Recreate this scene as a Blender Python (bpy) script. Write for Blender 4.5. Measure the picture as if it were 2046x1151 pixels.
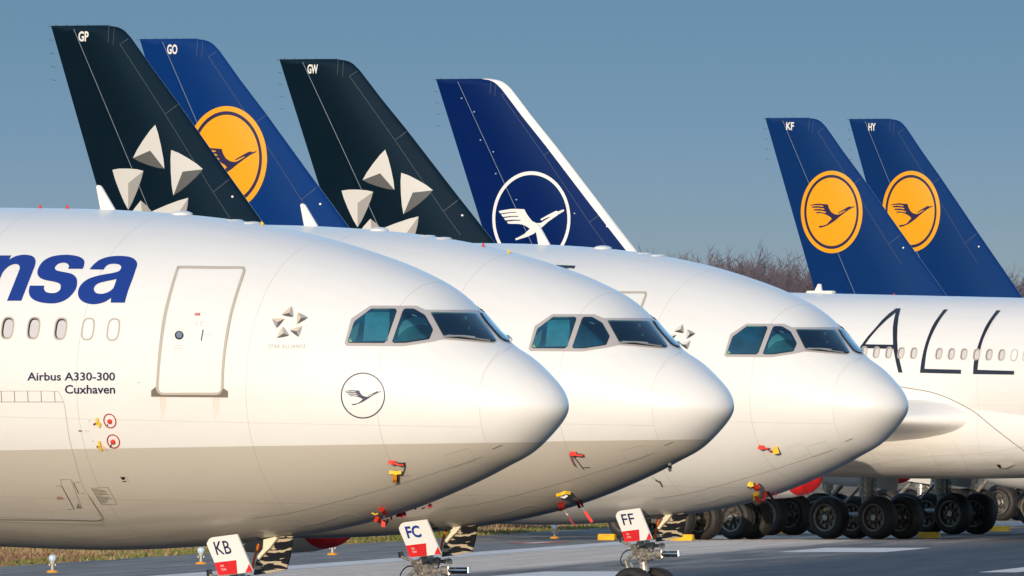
import bpy, bmesh, math, random
from mathutils import Vector, Matrix, geometry
from mathutils.bvhtree import BVHTree
random.seed(7)
for o in list(bpy.data.objects): bpy.data.objects.remove(o)
S = bpy.context.scene; C = S.collection
# ------------------------------------------------------------------ camera
F = 66800.0; CX = 1023.0; CY = 575.5; YH = 815.0; HC = 4.26
PIT = math.atan((YH - CY) / F)
cd = bpy.data.cameras.new("camera"); cam = bpy.data.objects.new("camera", cd); C.objects.link(cam)
cd.sensor_width = 36; cd.lens = F / 2046 * 36; cd.clip_start = 1; cd.clip_end = 30000
cam.location = (0, 0, HC); cam.rotation_euler = (math.pi / 2 + PIT, 0, 0); S.camera = cam
FW = Vector((0, math.cos(PIT), math.sin(PIT))); UPV = Vector((0, -math.sin(PIT), math.cos(PIT))); ORG = Vector((0, 0, HC))
def ray(u, v): return (FW * F + Vector((1, 0, 0)) * (u - CX) + UPV * (CY - v)).normalized()
def ground(u, v):
    d = ray(u, v); return ORG + d * (-HC / d.z)
# ------------------------------------------------------------------ sky and sun
SUN_EL = math.radians(8.5); SUN_AZ = math.radians(15)          # sun low, behind the camera and to its left
SUND = Vector((-math.sin(SUN_AZ) * math.cos(SUN_EL), -math.cos(SUN_AZ) * math.cos(SUN_EL), math.sin(SUN_EL)))
Wd = bpy.data.worlds.new("World"); S.world = Wd; Wd.use_nodes = True
nt = Wd.node_tree; bg = nt.nodes["Background"]
sky = nt.nodes.new("ShaderNodeTexSky"); sky.sky_type = 'NISHITA'; sky.sun_disc = False
sky.sun_elevation = SUN_EL; sky.sun_rotation = math.atan2(SUND.x, SUND.y); sky.altitude = 100
sky.air_density = 1.0; sky.dust_density = 0.6; sky.ozone_density = 2.2
tc = nt.nodes.new("ShaderNodeTexCoord"); sp = nt.nodes.new("ShaderNodeSeparateXYZ"); cb = nt.nodes.new("ShaderNodeCombineXYZ")
ma = nt.nodes.new("ShaderNodeMath"); ma.operation = 'MULTIPLY_ADD'; ma.inputs[1].default_value = 6.0; ma.inputs[2].default_value = 0.02
mn = nt.nodes.new("ShaderNodeMath"); mn.operation = 'ADD'; mn.inputs[1].default_value = 0.06
mi = nt.nodes.new("ShaderNodeMath"); mi.operation = 'MINIMUM'
mx = nt.nodes.new("ShaderNodeMath"); mx.operation = 'MAXIMUM'
L = nt.links.new
L(tc.outputs['Generated'], sp.inputs[0]); L(sp.outputs[2], ma.inputs[0]); L(sp.outputs[2], mn.inputs[0])
L(ma.outputs[0], mi.inputs[0]); L(mn.outputs[0], mi.inputs[1]); L(mi.outputs[0], mx.inputs[0]); L(sp.outputs[2], mx.inputs[1])
L(sp.outputs[0], cb.inputs[0]); L(sp.outputs[1], cb.inputs[1]); L(mx.outputs[0], cb.inputs[2]); L(cb.outputs[0], sky.inputs['Vector'])
tn = nt.nodes.new("ShaderNodeMix"); tn.data_type = 'RGBA'; tn.blend_type = 'MULTIPLY'; tn.inputs[0].default_value = 1.0
pw = nt.nodes.new("ShaderNodeMath"); pw.operation = 'POWER'; pw.inputs[1].default_value = .333; pw.use_clamp = True; L(sp.outputs[2], pw.inputs[0])
hz = nt.nodes.new("ShaderNodeValToRGB"); hz.color_ramp.elements[0].position = .13; hz.color_ramp.elements[0].color = (.455, .50, .845, 1)      # pale hazy band on the horizon,
hz.color_ramp.elements[1].position = .235; hz.color_ramp.elements[1].color = (.222, .328, .572, 1)                                             # deeper blue just above it,
e_ = hz.color_ramp.elements.new(.50); e_.color = (1.65, 1.6, 1.65, 1); e_ = hz.color_ramp.elements.new(.9); e_.color = (2.9, 2.6, 2.4, 1)    # paler overhead
L(pw.outputs[0], hz.inputs[0]); L(hz.outputs[0], tn.inputs[7])
L(sky.outputs[0], tn.inputs[6]); L(tn.outputs[2], bg.inputs[0]); bg.inputs[1].default_value = 0.15
sl = bpy.data.lights.new("sun", 'SUN'); so = bpy.data.objects.new("sun", sl); C.objects.link(so)
sl.energy = 3.4; sl.angle = math.radians(0.5); sl.color = (1.0, 0.835, 0.635); so.location = SUND * 200
so.rotation_euler = SUND.to_track_quat('Z', 'Y').to_euler()
S.view_settings.view_transform = 'Standard'; S.view_settings.look = 'None'; S.view_settings.exposure = 0.04; S.view_settings.gamma = 1.0
S.cycles.max_bounces = 6; S.cycles.use_denoising = True
# ------------------------------------------------------------------ helpers
def lin(r, g, b): return tuple(((c / 255) / 12.92 if c / 255 <= .04045 else ((c / 255 + .055) / 1.055) ** 2.4) for c in (r, g, b)) + (1,)
MC = {}
def mat(name, col, rough=.4, metal=0, coat=0, spec=.5, noise=0, nscale=3, emit=None):
    if name in MC: return MC[name]
    m = bpy.data.materials.new(name); m.use_nodes = True; n = m.node_tree; p = n.nodes["Principled BSDF"]
    p.inputs['Base Color'].default_value = col if len(col) == 4 else tuple(col) + (1,)
    p.inputs['Roughness'].default_value = rough; p.inputs['Metallic'].default_value = metal
    p.inputs['Coat Weight'].default_value = coat; p.inputs['Coat Roughness'].default_value = .06; p.inputs['Specular IOR Level'].default_value = spec
    if noise:
        t = n.nodes.new("ShaderNodeTexCoord"); x = n.nodes.new("ShaderNodeTexNoise"); x.inputs['Scale'].default_value = nscale; x.inputs['Detail'].default_value = 6
        r = n.nodes.new("ShaderNodeMapRange"); r.inputs[1].default_value = .3; r.inputs[2].default_value = .7; r.inputs[3].default_value = 1 - noise; r.inputs[4].default_value = 1 + noise * .3
        mm = n.nodes.new("ShaderNodeMix"); mm.data_type = 'RGBA'; mm.blend_type = 'MULTIPLY'; mm.inputs[0].default_value = 1; mm.inputs[6].default_value = p.inputs['Base Color'].default_value
        n.links.new(t.outputs['Object'], x.inputs['Vector']); n.links.new(x.outputs[0], r.inputs[0]); n.links.new(r.outputs[0], mm.inputs[7]); n.links.new(mm.outputs[2], p.inputs['Base Color'])
    MC[name] = m; return m
def link(name, me, mats=None, parent=None, smooth=True):
    o = bpy.data.objects.new(name, me); C.objects.link(o)
    if parent: o.parent = parent
    if mats is not None:
        mats = mats if isinstance(mats, (list, tuple)) else [mats]
        if len(me.materials) == 0:
            for m in mats: me.materials.append(m)
        else:
            for i, m in enumerate(mats):
                if me.materials[i] != m: o.material_slots[i].link = 'OBJECT'; o.material_slots[i].material = m
    return o
def bm_mesh(name, bm, smooth=True, recalc=True):
    if recalc: bmesh.ops.recalc_face_normals(bm, faces=bm.faces)
    me = bpy.data.meshes.new(name); bm.to_mesh(me); bm.free()
    if smooth:
        for p in me.polygons: p.use_smooth = True
        me.set_sharp_from_angle(angle=math.radians(52))
    return me
def tag(o, label=None, cat=None, group=None, kind=None):
    if label: o['label'] = label
    if cat: o['category'] = cat
    if group: o['group'] = group
    if kind: o['kind'] = kind
    return o
def empty(name, loc, rz=0):
    o = bpy.data.objects.new(name, None); C.objects.link(o); o.location = loc; o.rotation_euler = (0, 0, rz); o.empty_display_size = .2; return o
def cr(pts, n=5, closed=True):
    """Catmull-Rom through 2-D points; a third item marks a corner."""
    N = len(pts); out = []
    for i in range(N if closed else N - 1):
        p1 = pts[i]; p2 = pts[(i + 1) % N]
        p0 = pts[i - 1] if (len(p1) < 3 and (closed or i > 0)) else p1
        p3 = pts[(i + 2) % N] if (len(p2) < 3 and (closed or i < N - 2)) else p2
        st = 1 if (len(p1) > 2 and len(p2) > 2) else n
        for k in range(st):
            t = k / st
            out.append(tuple(.5 * (2 * p1[a] + (p2[a] - p0[a]) * t + (2 * p0[a] - 5 * p1[a] + 4 * p2[a] - p3[a]) * t * t + (3 * p1[a] - p0[a] - 3 * p2[a] + p3[a]) * t ** 3) for a in (0, 1)))
    if not closed: out.append(tuple(pts[-1][:2]))
    return out
def zm(pts, z, ox, oy): return [(ox + p[0] / z, oy + p[1] / z) + tuple(p[2:]) for p in pts]
def ell(cx, cy, rx, ry, n=48, p=2.0, slant=0.0):
    o = []
    for k in range(n):
        a = 2 * math.pi * k / n; c, s = math.cos(a), math.sin(a)
        x = rx * math.copysign(abs(c) ** (2 / p), c); y = ry * math.copysign(abs(s) ** (2 / p), s)
        o.append((cx + x - slant * y, cy + y))
    return o
def tris2d(loops):
    vs = [[Vector((p[0], p[1], 0)) for p in l] for l in loops]
    fl = [v for l in vs for v in l]
    return fl, [t for t in geometry.tessellate_polygon(vs)]
def stroke2d(pts, w, closed=False):
    N = len(pts); vs = []; fs = []
    for i in range(N):
        a = pts[i - 1] if (i > 0 or closed) else pts[i]; b = pts[(i + 1) % N] if (i < N - 1 or closed) else pts[i]
        d = Vector((b[0] - a[0], b[1] - a[1])); d = d.normalized() if d.length > 0 else Vector((1, 0)); nrm = Vector((-d.y, d.x)) * w / 2
        vs += [Vector((pts[i][0] + nrm.x, pts[i][1] + nrm.y, 0)), Vector((pts[i][0] - nrm.x, pts[i][1] - nrm.y, 0))]
    for i in range(N if closed else N - 1):
        j = (i + 1) % N; fs += [(2 * i, 2 * i + 1, 2 * j + 1), (2 * i, 2 * j + 1, 2 * j)]
    return vs, fs
def text2d(s, x0, yt, x1, yb, shear=0.0, spacing=1.0, bold=0.0):
    """the words filled into the pixel box x0..x1, yt..yb"""
    cu = bpy.data.curves.new("lettering", 'FONT'); cu.body = s; cu.resolution_u = 3; cu.space_character = spacing; cu.offset = bold
    ob = bpy.data.objects.new("lettering", cu); C.objects.link(ob)
    me = bpy.data.meshes.new_from_object(ob.evaluated_get(bpy.context.evaluated_depsgraph_get())); me.calc_loop_triangles()
    P = [v.co for v in me.vertices]; a0 = min(p.x for p in P); a1 = max(p.x for p in P); b0 = min(p.y for p in P); b1 = max(p.y for p in P)
    vs = [Vector((x0 + (p.x - a0) / (a1 - a0) * (x1 - x0) + shear * (p.y - b0) / (b1 - b0), yb + (p.y - b0) / (b1 - b0) * (yt - yb), 0)) for p in P]
    fs = [tuple(t.vertices) for t in me.loop_triangles]
    bpy.data.objects.remove(ob); bpy.data.curves.remove(cu); bpy.data.meshes.remove(me)
    return vs, fs
def join2d(*parts):
    V = []; Fs = []
    for v, f in parts:
        b = len(V); V += v; Fs += [tuple(i + b for i in t) for t in f]
    return V, Fs
def tube(bm, pts, r, n=8, cap=True):
    rings = []; N = len(pts); pts = [Vector(p) for p in pts]; prev = None
    for i, p in enumerate(pts):
        d = (pts[min(i + 1, N - 1)] - pts[max(i - 1, 0)]).normalized()
        if prev is None: a = d.orthogonal().normalized()
        else:
            a = prev - d * prev.dot(d); a = a.normalized() if a.length > 1e-6 else d.orthogonal().normalized()
        prev = a; b = d.cross(a); rr = r[i] if isinstance(r, (list, tuple)) else r
        rings.append([bm.verts.new(p + (a * math.cos(2 * math.pi * k / n) + b * math.sin(2 * math.pi * k / n)) * rr) for k in range(n)])
    for i in range(N - 1):
        for k in range(n): bm.faces.new((rings[i][k], rings[i][(k + 1) % n], rings[i + 1][(k + 1) % n], rings[i + 1][k]))
    if cap: bm.faces.new(rings[0][::-1]); bm.faces.new(rings[-1])
def lathe(bm, prof, axis, org, n=32, mi=None, close=False):
    """profile of (along, radius[, material]) about an axis"""
    ax = Vector(axis).normalized(); a = ax.orthogonal().normalized(); b = ax.cross(a); rings = []
    for q in prof:
        c = Vector(org) + ax * q[0]; rings.append([bm.verts.new(c + (a * math.cos(2 * math.pi * k / n) + b * math.sin(2 * math.pi * k / n)) * max(q[1], 1e-4)) for k in range(n)])
    M = len(prof)
    for i in range(M if close else M - 1):
        j = (i + 1) % M
        for k in range(n):
            f = bm.faces.new((rings[i][k], rings[i][(k + 1) % n], rings[j][(k + 1) % n], rings[j][k]))
            if len(prof[i]) > 2: f.material_index = prof[i][2]
def box(bm, c, s, m=None, bev=0.0, mi=0):
    g = bmesh.ops.create_cube(bm, size=1); vs = g['verts']
    for v in vs:
        v.co = Vector((v.co.x * s[0], v.co.y * s[1], v.co.z * s[2])) + Vector((0, 0, 0))
        if m is not None: v.co = m @ v.co
        v.co += Vector(c)
    if mi:
        for f in {f for v in vs for f in v.link_faces}: f.material_index = mi
    if bev:
        bmesh.ops.bevel(bm, geom=list({e for v in vs for e in v.link_edges}), offset=bev, segments=2, affect='EDGES')
def slab(bm, pts, thick, mi=0):
    """polygon of 3-D points given a real thickness vector"""
    a = [bm.verts.new(Vector(p)) for p in pts]; b = [bm.verts.new(Vector(p) + Vector(thick)) for p in pts]; n = len(a)
    fs = [bm.faces.new(a), bm.faces.new(b[::-1])] + [bm.faces.new((a[i], b[i], b[(i + 1) % n], a[(i + 1) % n])) for i in range(n)]
    for f in fs: f.material_index = mi
# ------------------------------------------------------------------ fuselage shape (x = metres aft of the nose, stored as -x)
KX = [0.0, 0.06, 0.2, 0.45, 0.85, 1.3, 1.8, 2.4, 3.2, 4.2, 5.5, 7.0, 9.0, 12.0]
ZT = [-0.275, -0.055, 0.125, 0.326, 0.596, 0.816, 1.149, 1.652, 1.993, 2.27, 2.535, 2.719, 2.82, 2.82]
ZB = [-0.275, -0.43, -0.584, -0.813, -1.11, -1.308, -1.523, -1.752, -2.026, -2.291, -2.522, -2.69, -2.82, -2.82]
WW = [0.0, 0.257, 0.456, 0.664, 0.905, 1.134, 1.367, 1.62, 1.905, 2.191, 2.468, 2.68, 2.82, 2.82]
KU = [math.sqrt(k) for k in KX]
TAIL = [(42, 2.82, -2.82, 2.82), (46, 2.82, -2.6, 2.8), (50, 2.8, -1.9, 2.62), (54, 2.7, -.95, 2.2), (58, 2.45, .05, 1.55), (61, 2.05, .8, .85), (62.8, 1.65, 1.1, .3)]
Z0 = -0.275; CL0 = 4.541; SL = 0.02; RAD = 0.992
def _slopes(v):
    d = []
    for i in range(len(v)):
        if i == 0: d.append((v[1] - v[0]) / (KU[1] - KU[0]))
        elif i == len(v) - 1: d.append(0.0)
        else:
            h1 = KU[i] - KU[i - 1]; h2 = KU[i + 1] - KU[i]
            d.append((v[i + 1] * h1 * h1 - v[i - 1] * h2 * h2 + v[i] * (h2 * h2 - h1 * h1)) / (h1 * h2 * (h1 + h2)))
    return d
SLP = {id(v): _slopes(v) for v in (ZT, ZB, WW)}
def prof(v, x):
    q = math.sqrt(x); d = SLP[id(v)]; i = 0
    while i < len(KU) - 2 and q >= KU[i + 1]: i += 1
    h = KU[i + 1] - KU[i]; t = (q - KU[i]) / h
    return v[i] * (1 + 2 * t) * (1 - t) ** 2 + d[i] * h * t * (1 - t) ** 2 + v[i + 1] * t * t * (3 - 2 * t) + d[i + 1] * h * t * t * (t - 1)
def section(x):
    if x <= 12: return prof(ZT, x), prof(ZB, x), prof(WW, x)
    if x <= 42: return 2.82, -2.82, 2.82
    for a, b in zip(TAIL, TAIL[1:]):
        if x <= b[0]:
            t = (x - a[0]) / (b[0] - a[0]); t = t * t * (3 - 2 * t) * .3 + t * .7
            return tuple(a[k] + (b[k] - a[k]) * t for k in (1, 2, 3))
    return TAIL[-1][1:]
def zwid(x): return Z0 * max(0, 1 - x / 6.5) ** 1.3 + (0 if x < 44 else (x - 44) / 19 * 1.3)
def cline(x): return CL0 + SL * x
def surf(x, ph, grow=0.0):
    T, B, W = section(x); m = min(max(zwid(x), B), T); c = math.cos(ph); s = math.sin(ph)
    return Vector((-x, -(W + grow) * c, cline(x) + m + ((T - m + grow) * s if s > 0 else (m - B + grow) * s)))
NR = 160
def hull(bm, xs, front_cap=False, rear_cap=False):
    R = [[bm.verts.new(surf(x, 2 * math.pi * k / NR)) for k in range(NR)] for x in xs]
    for a, b in zip(R, R[1:]):
        for k in range(NR): bm.faces.new((a[k], a[(k + 1) % NR], b[(k + 1) % NR], b[k]))
    if front_cap: bm.faces.new(R[0])
    if rear_cap: bm.faces.new(R[-1])
def frange(a, b, n): return [a + (b - a) * i / n for i in range(n + 1)]
XN = [RAD * (i / 40) ** 2 for i in range(41)]; XN[0] = .00003
XF = frange(RAD, 4, 64) + frange(4, 12, 64)[1:] + frange(12, 42, 40)[1:] + frange(42, 62.8, 36)[1:]
_b = bmesh.new(); hull(_b, XN, front_cap=True); ME_RADOME = bm_mesh("radome", _b)
_b = bmesh.new(); hull(_b, XF, rear_cap=True); ME_FUS = bm_mesh("fuselage", _b)
_b = bmesh.new(); hull(_b, XN + XF[1:]); bmesh.ops.recalc_face_normals(_b, faces=_b.faces); BV_FUS = BVHTree.FromBMesh(_b); _b.free()
# ------------------------------------------------------------------ where each aircraft stands
class Spot:
    def __init__(s, X, D, th, pitch=0.0, size=1.0):
        s.th = math.radians(th); s.M = Matrix.Translation((X, D, 0)) @ Matrix.Rotation(-s.th, 4, 'Z') @ Matrix.Scale(size, 4)
        if pitch:
            c = Matrix.Translation((-32, 0, 0)); s.M = s.M @ c @ Matrix.Rotation(math.radians(pitch), 4, 'Y') @ c.inverted()
        s.I = s.M.inverted(); s.o = s.I @ ORG
    def dirn(s, u, v): return (s.I.to_3x3() @ ray(u, v)).normalized()
    def hit(s, u, v, bv=None):
        h = (bv or BV_FUS).ray_cast(s.o, s.dirn(u, v))
        return (h[0], h[1]) if h[0] is not None else (None, None)
    def plane(s, u, v, y=0.0):
        d = s.dirn(u, v); return s.o + d * ((y - s.o.y) / d.y)
    def at(s, p): return s.M @ Vector(p)
def fin_spot(u, v, th, pitch=0.0, size=1.0):
    sc = (YH - v) / (16.85 * size - HC); D = F / sc; X = (u - CX) / sc; t = math.radians(th)
    return X + 62 * size * math.cos(t), D - 62 * size * math.sin(t), th, pitch, size
P1 = Spot(0.823, 549.8, 36)
P2 = Spot(3.875, 600.0, 36.2)
P3 = Spot(7.785, 668.0, 40)
GP = Spot(*fin_spot(101.7, 50.5, 38))
GO = Spot(*fin_spot(279, 77, 36)); GW = Spot(*fin_spot(558, 117.5, 30.5)); NX = Spot(*fin_spot(871, 157, 31.5))
KF = Spot(*fin_spot(1529, 235, 39)); HY = Spot(*fin_spot(1696, 237, 42, 0, 1.04))
# ------------------------------------------------------------------ marks laid on a skin
def decal(name, shape, spot, mats, off=.004, maxpx=6.0, bv=None, mis=None, mirror=False, cut=None):
    """shape = (2-D verts, tris) drawn in photograph pixels, laid onto the real curved skin and raised by off"""
    V, Fs = shape; bm = bmesh.new(); vs = [bm.verts.new(p) for p in V]
    for k, t in enumerate(Fs):
        try:
            f = bm.faces.new([vs[i] for i in t])
            if mis: f.material_index = mis[k]
        except ValueError: pass
    bmesh.ops.remove_doubles(bm, verts=bm.verts, dist=1e-4)
    for _ in range(9):
        e = [e for e in bm.edges if e.calc_length() > maxpx]
        if not e: break
        bmesh.ops.subdivide_edges(bm, edges=e, cuts=1); bmesh.ops.triangulate(bm, faces=[f for f in bm.faces if len(f.verts) > 3])
    dead = []
    for v in bm.verts:
        p, n = spot.hit(v.co.x, v.co.y, bv)
        if p is None: dead.append(v)
        else: v.co = p + n * (off + .003)
    if dead: bmesh.ops.delete(bm, geom=dead, context='VERTS')
    cen = Vector((-30, 0, 0))
    for f in bm.faces:
        f.normal_update()
        d = (spot.o - f.calc_center_median())
        if f.normal.dot(d) < 0: f.normal_flip()
    if mirror:
        for v in bm.verts: v.co.y = -v.co.y
        for f in bm.faces: f.normal_flip()
    if cut is not None:      # the far side's pieces stop at the centre post of the windscreen
        bmesh.ops.bisect_plane(bm, geom=bm.verts[:] + bm.edges[:] + bm.faces[:], plane_co=(0, -.108 + cut, 5.363), plane_no=Vector((0, 1, -.78)).normalized(), clear_inner=True)
    return bm_mesh(name, bm, recalc=False)
def fill(loops): return tris2d(loops)
# ------------------------------------------------------------------ fin outline (seen on the first star-tailed aircraft), in metres
LEP = [(218, 51.7), (229, 52.9), (237, 54.9), (244, 58.4), (250, 62.9), (261, 74.8), (281, 103), (304, 136.5), (356.4, 207.4), (453.6, 345.7), (524.5, 444.6), (605, 557), (640, 606)]
def le_u(v):
    if v <= LEP[0][1]: return LEP[0][0]
    for a, b in zip(LEP, LEP[1:]):
        if v <= b[1]: return a[0] + (b[0] - a[0]) * (v - a[1]) / (b[1] - a[1])
    return LEP[-1][0]
VR = [51.0, 52.2, 53.8, 56, 59, 63, 68, 75, 88, 103, 136, 180, 207, 260, 300, 345, 400, 444, 500, 557, 606]
def naca(t): return 5 * (.2969 * math.sqrt(t) - .126 * t - .3516 * t * t + .2843 * t ** 3 - .1036 * t ** 4)
TF = [0, .004, .012, .03, .06, .1, .16, .24, .33, .42, .52, .62, .695]; TR = [.698, .76, .84, .92, 1.0]
FROW = []
for v in VR:
    te = GP.plane(101.7 + .286 * (v - 50.5), v); le = GP.plane(le_u(v), v); FROW.append((te.x, le.x, (te.z + le.z) / 2))
FINB = FROW[-1]
def foil(bm, T, tc=.095, cap=True):
    """both sides of the vertical fin between chord fractions T"""
    rows = []
    for te, le, z in FROW:
        c = le - te; pinch = 1.0 if z < FROW[3][2] else (.9 if z < FROW[1][2] else .75)
        loop = [(le - t * c, -naca(t) * tc * c * pinch, z) for t in T] + [(le - t * c, naca(t) * tc * c * pinch, z) for t in reversed(T) if t > 0]
        rows.append([bm.verts.new(p) for p in loop])
    n = len(rows[0])
    for a, b in zip(rows, rows[1:]):
        for k in range(n): bm.faces.new((a[k], a[(k + 1) % n], b[(k + 1) % n], b[k]))
    bm.faces.new(rows[0]); bm.faces.new(rows[-1])
_b = bmesh.new(); foil(_b, TF); bmesh.ops.recalc_face_normals(_b, faces=_b.faces); ME_FIN = bm_mesh("fin", _b)
_b = bmesh.new(); foil(_b, TR); ME_RUD = bm_mesh("rudder", _b); _b2 = bmesh.new(); foil(_b2, TF + TR[1:]); bmesh.ops.recalc_face_normals(_b2, faces=_b2.faces); BV_FIN = BVHTree.FromBMesh(_b2); _b2.free()
for me in (ME_FIN, ME_RUD):
    for p in me.polygons:
        if abs(p.normal.z) > .8: p.use_smooth = False
# ------------------------------------------------------------------ wing, stabiliser, engine, belly fairing
def lifting(rows, thick, y0sign):
    bm = bmesh.new(); T = [0, .005, .015, .04, .08, .15, .25, .38, .52, .68, .84, 1.0]; R = []
    for (x, y, z, c, tcr, inc) in rows:
        up = [(t, naca(t) * tcr * c * .58) for t in T]; lo = [(t, -naca(t) * tcr * c * .42) for t in T[1:-1]]
        loop = []
        for t, h in up + lo[::-1]: loop.append(bm.verts.new((-(x + t * c), y * y0sign, z + h - (t - .3) * c * inc)))
        R.append(loop)
    n = len(R[0])
    for a, b in zip(R, R[1:]):
        for k in range(n): bm.faces.new((a[k], a[(k + 1) % n], b[(k + 1) % n], b[k]))
    bm.faces.new(R[0]); bm.faces.new(R[-1])
    return bm
WZ = 3.72
WROWS = [(20.9, 1.2, WZ + .02, 12.6, .25, .03), (21.7, 2.4, WZ + .02, 11.8, .25, .03), (22.1, 2.95, WZ + .02, 11.3, .24, .03), (22.6, 3.5, WZ + .04, 10.8, .22, .03), (23.3, 4.5, WZ + .08, 10.1, .175, .02), (24.1, 6.0, WZ + .16, 9.4, .13, .02), (26.0, 9.4, WZ + .38, 7.4, .115, .02), (29.2, 14.6, WZ + .7, 5.9, .11, .015), (33.8, 22, WZ + 1.15, 4.2, .105, .01), (38.2, 29.0, WZ + 1.6, 2.5, .10, 0), (39.1, 29.7, WZ + 1.85, 2.0, .09, 0), (40.2, 30.2, WZ + 3.2, .9, .08, 0)]
def wing_mesh(sgn): return bm_mesh("wing", lifting(WROWS, 0, sgn))
def stab_mesh(sgn): return bm_mesh("horizontal_stabilizer", lifting([(53.2, .4, 6.4, 6.6, .1, 0), (55.2, 2.2, 6.55, 5.6, .1, 0), (61.2, 9.7, 7.25, 2.4, .09, 0)], 0, sgn))
ME_WING = {s: wing_mesh(s) for s in (-1, 1)}; ME_STAB = {s: stab_mesh(s) for s in (-1, 1)}
_b = bmesh.new(); R = []
for x in frange(16.0, 41.0, 50):
    t = (x - 16.0) / 25; e = max(0.0, math.sin(math.pi * t)) ** .42; zc = cline(x) - 1.42; hh = .95 + .78 * e; ww = 2.05 + .93 * e; ring = []
    for k in range(64):
        a = 2 * math.pi * k / 64; c, s = math.cos(a), math.sin(a)
        ring.append(_b.verts.new((-x, ww * math.copysign(abs(c) ** .8, c), zc + .05 + hh * math.copysign(abs(s) ** .85, s))))
    R.append(ring)
for a, b in zip(R, R[1:]):
    for k in range(64): _b.faces.new((a[k], a[(k + 1) % 64], b[(k + 1) % 64], b[k]))
_b.faces.new(R[0]); _b.faces.new(R[-1]); ME_FAIR = bm_mesh("belly_fairing", _b)
_b = bmesh.new()
for me in (ME_FUS, ME_RADOME, ME_FAIR): _b.from_mesh(me)
bmesh.ops.recalc_face_normals(_b, faces=_b.faces); BV_BODY = BVHTree.FromBMesh(_b); _b.free()
# engines: (inlet station, span position, height of the axis)
ENG = {'in': (23.5, 9.37, 2.55), 'out': (29.8, 19.2, 3.2)}
_b = bmesh.new()
lathe(_b, [(-.02, .99), (-.07, 1.03), (-.2, 1.09), (-.6, 1.16), (-1.3, 1.2), (-2.2, 1.18), (-3.0, 1.08), (-3.6, .95), (-3.62, .90), (-3.0, .90), (-2.0, .92), (-.9, .93), (-.3, .93), (-.1, .945)], (1, 0, 0), (0, 0, 0), 48, close=True)
lathe(_b, [(-2.6, .72), (-3.6, .70), (-4.4, .56), (-4.9, .45), (-4.9, .30), (-5.5, .02)], (1, 0, 0), (0, 0, 0), 32)
lathe(_b, [(-.95, .93), (-.98, .35), (-.7, .28), (-.35, .02)], (1, 0, 0), (0, 0, 0), 32); ME_ENG = bm_mesh("engine", _b)
_b = bmesh.new(); slab(_b, [(-.9, -.16, 1.1), (-2.6, -.16, 1.55), (-6.2, -.16, 1.45), (-6.4, -.16, .95), (-4.6, -.16, .45), (-3.4, -.16, .9)], (0, .32, 0)); ME_PYL = bm_mesh("pylon", _b, smooth=False)
_b = bmesh.new(); lathe(_b, [(.16, .02), (.155, .4), (.13, .75), (.07, .96), (.0, 1.035), (-.14, 1.085), (-.22, 1.10)], (1, 0, 0), (0, 0, 0), 56)
for v in _b.verts:
    a = math.atan2(v.co.z, v.co.y); rr = math.hypot(v.co.y, v.co.z); v.co.x += .022 * math.sin(a * 5 + rr * 6) * min(1, rr) + .015 * math.sin(a * 11 - rr * 9) * min(1, rr)
tube(_b, [(.17, -.28, .25), (.24, -.2, .1), (.24, -.08, .02), (.17, 0, -.1)], .035, 6); ME_COVER = bm_mesh("inlet_cover", _b)
# ------------------------------------------------------------------ wheels and gear
def wheel_bm(bm, c, r, w, n=40):
    """tyre (material 0) and dished rim with lugs (material 1) on a spanwise axle"""
    h = w / 2; lathe(bm, [(-h * .55, r * .60), (-h * .95, r * .70), (-h, r * .80), (-h * .86, r * .92), (-h * .6, r * .985), (-h * .42, r), (-h * .40, r * .985), (-h * .36, r * .985), (-h * .34, r), (0, r * 1.003), (h * .34, r), (h * .36, r * .985), (h * .4, r * .985), (h * .42, r), (h * .6, r * .985), (h * .86, r * .92), (h, r * .80), (h * .95, r * .70), (h * .55, r * .60)], (0, 1, 0), c, n, close=True)
    for sg in (-1, 1):
        lathe(bm, [(sg * h * .93, r * .66, 1), (sg * h * .9, r * .56, 1), (sg * h * .35, r * .50, 1), (sg * h * .30, r * .30, 1), (sg * h * .55, r * .25, 1), (sg * h * .60, r * .16, 1), (sg * h * .9, r * .15, 1), (sg * h * .92, .001, 1)], (0, 1, 0), c, 28)
        for k in range(9):
            a = 2 * math.pi * k / 9; m = Matrix.Rotation(a, 3, 'Y')
            box(bm, Vector(c) + Vector((0, sg * h * .42, 0)) + m @ Vector((r * .40, 0, 0)), (r * .2, h * .3, r * .09), m, mi=1)
def wheel_mesh(nm, r, w):
    bm = bmesh.new(); wheel_bm(bm, (0, 0, 0), r, w); return bm_mesh(nm, bm)
ME_MWHEEL = wheel_mesh("main_wheel", .70, .53); ME_NWHEEL = wheel_mesh("nose_wheel", .525, .39)
MGX = 32.3
def bogie(sgn):
    bm = bmesh.new()
    tube(bm, [(-1.15, 0, .70), (1.15, 0, .70)], .17, 12)
    for x in (-.99, .99): tube(bm, [(x, -.95, .70), (x, .95, .70)], .1, 10)
    tube(bm, [(0, 0, .72), (.02, -.05 * sgn, 1.5)], .15, 14); tube(bm, [(.02, -.05 * sgn, 1.4), (.08, -.12 * sgn, 3.5)], .24, 16)
    tube(bm, [(.05, -.1 * sgn, 2.2), (.1, -2.0 * sgn, 3.1)], .1, 8); tube(bm, [(.05, -.1 * sgn, 1.9), (1.6, -.3 * sgn, 3.2)], .08, 8)
    tube(bm, [(.22, 0, 1.55), (.62, 0, 1.2), (.25, 0, .85)], .07, 8); tube(bm, [(-.22, 0, 1.75), (-.9, 0, 1.15), (-.95, 0, .8)], .055, 8)
    for k in range(3): tube(bm, [(.2, .1 - .1 * k, 2.6), (.3, .12 - .1 * k, 1.6), (.12, .1 - .1 * k, .95), (.9 - .8 * k, .2, .85)], .022, 6)
    return bm_mesh("bogie", bm)
ME_BOG = {s: bogie(s) for s in (-1, 1)}
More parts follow.
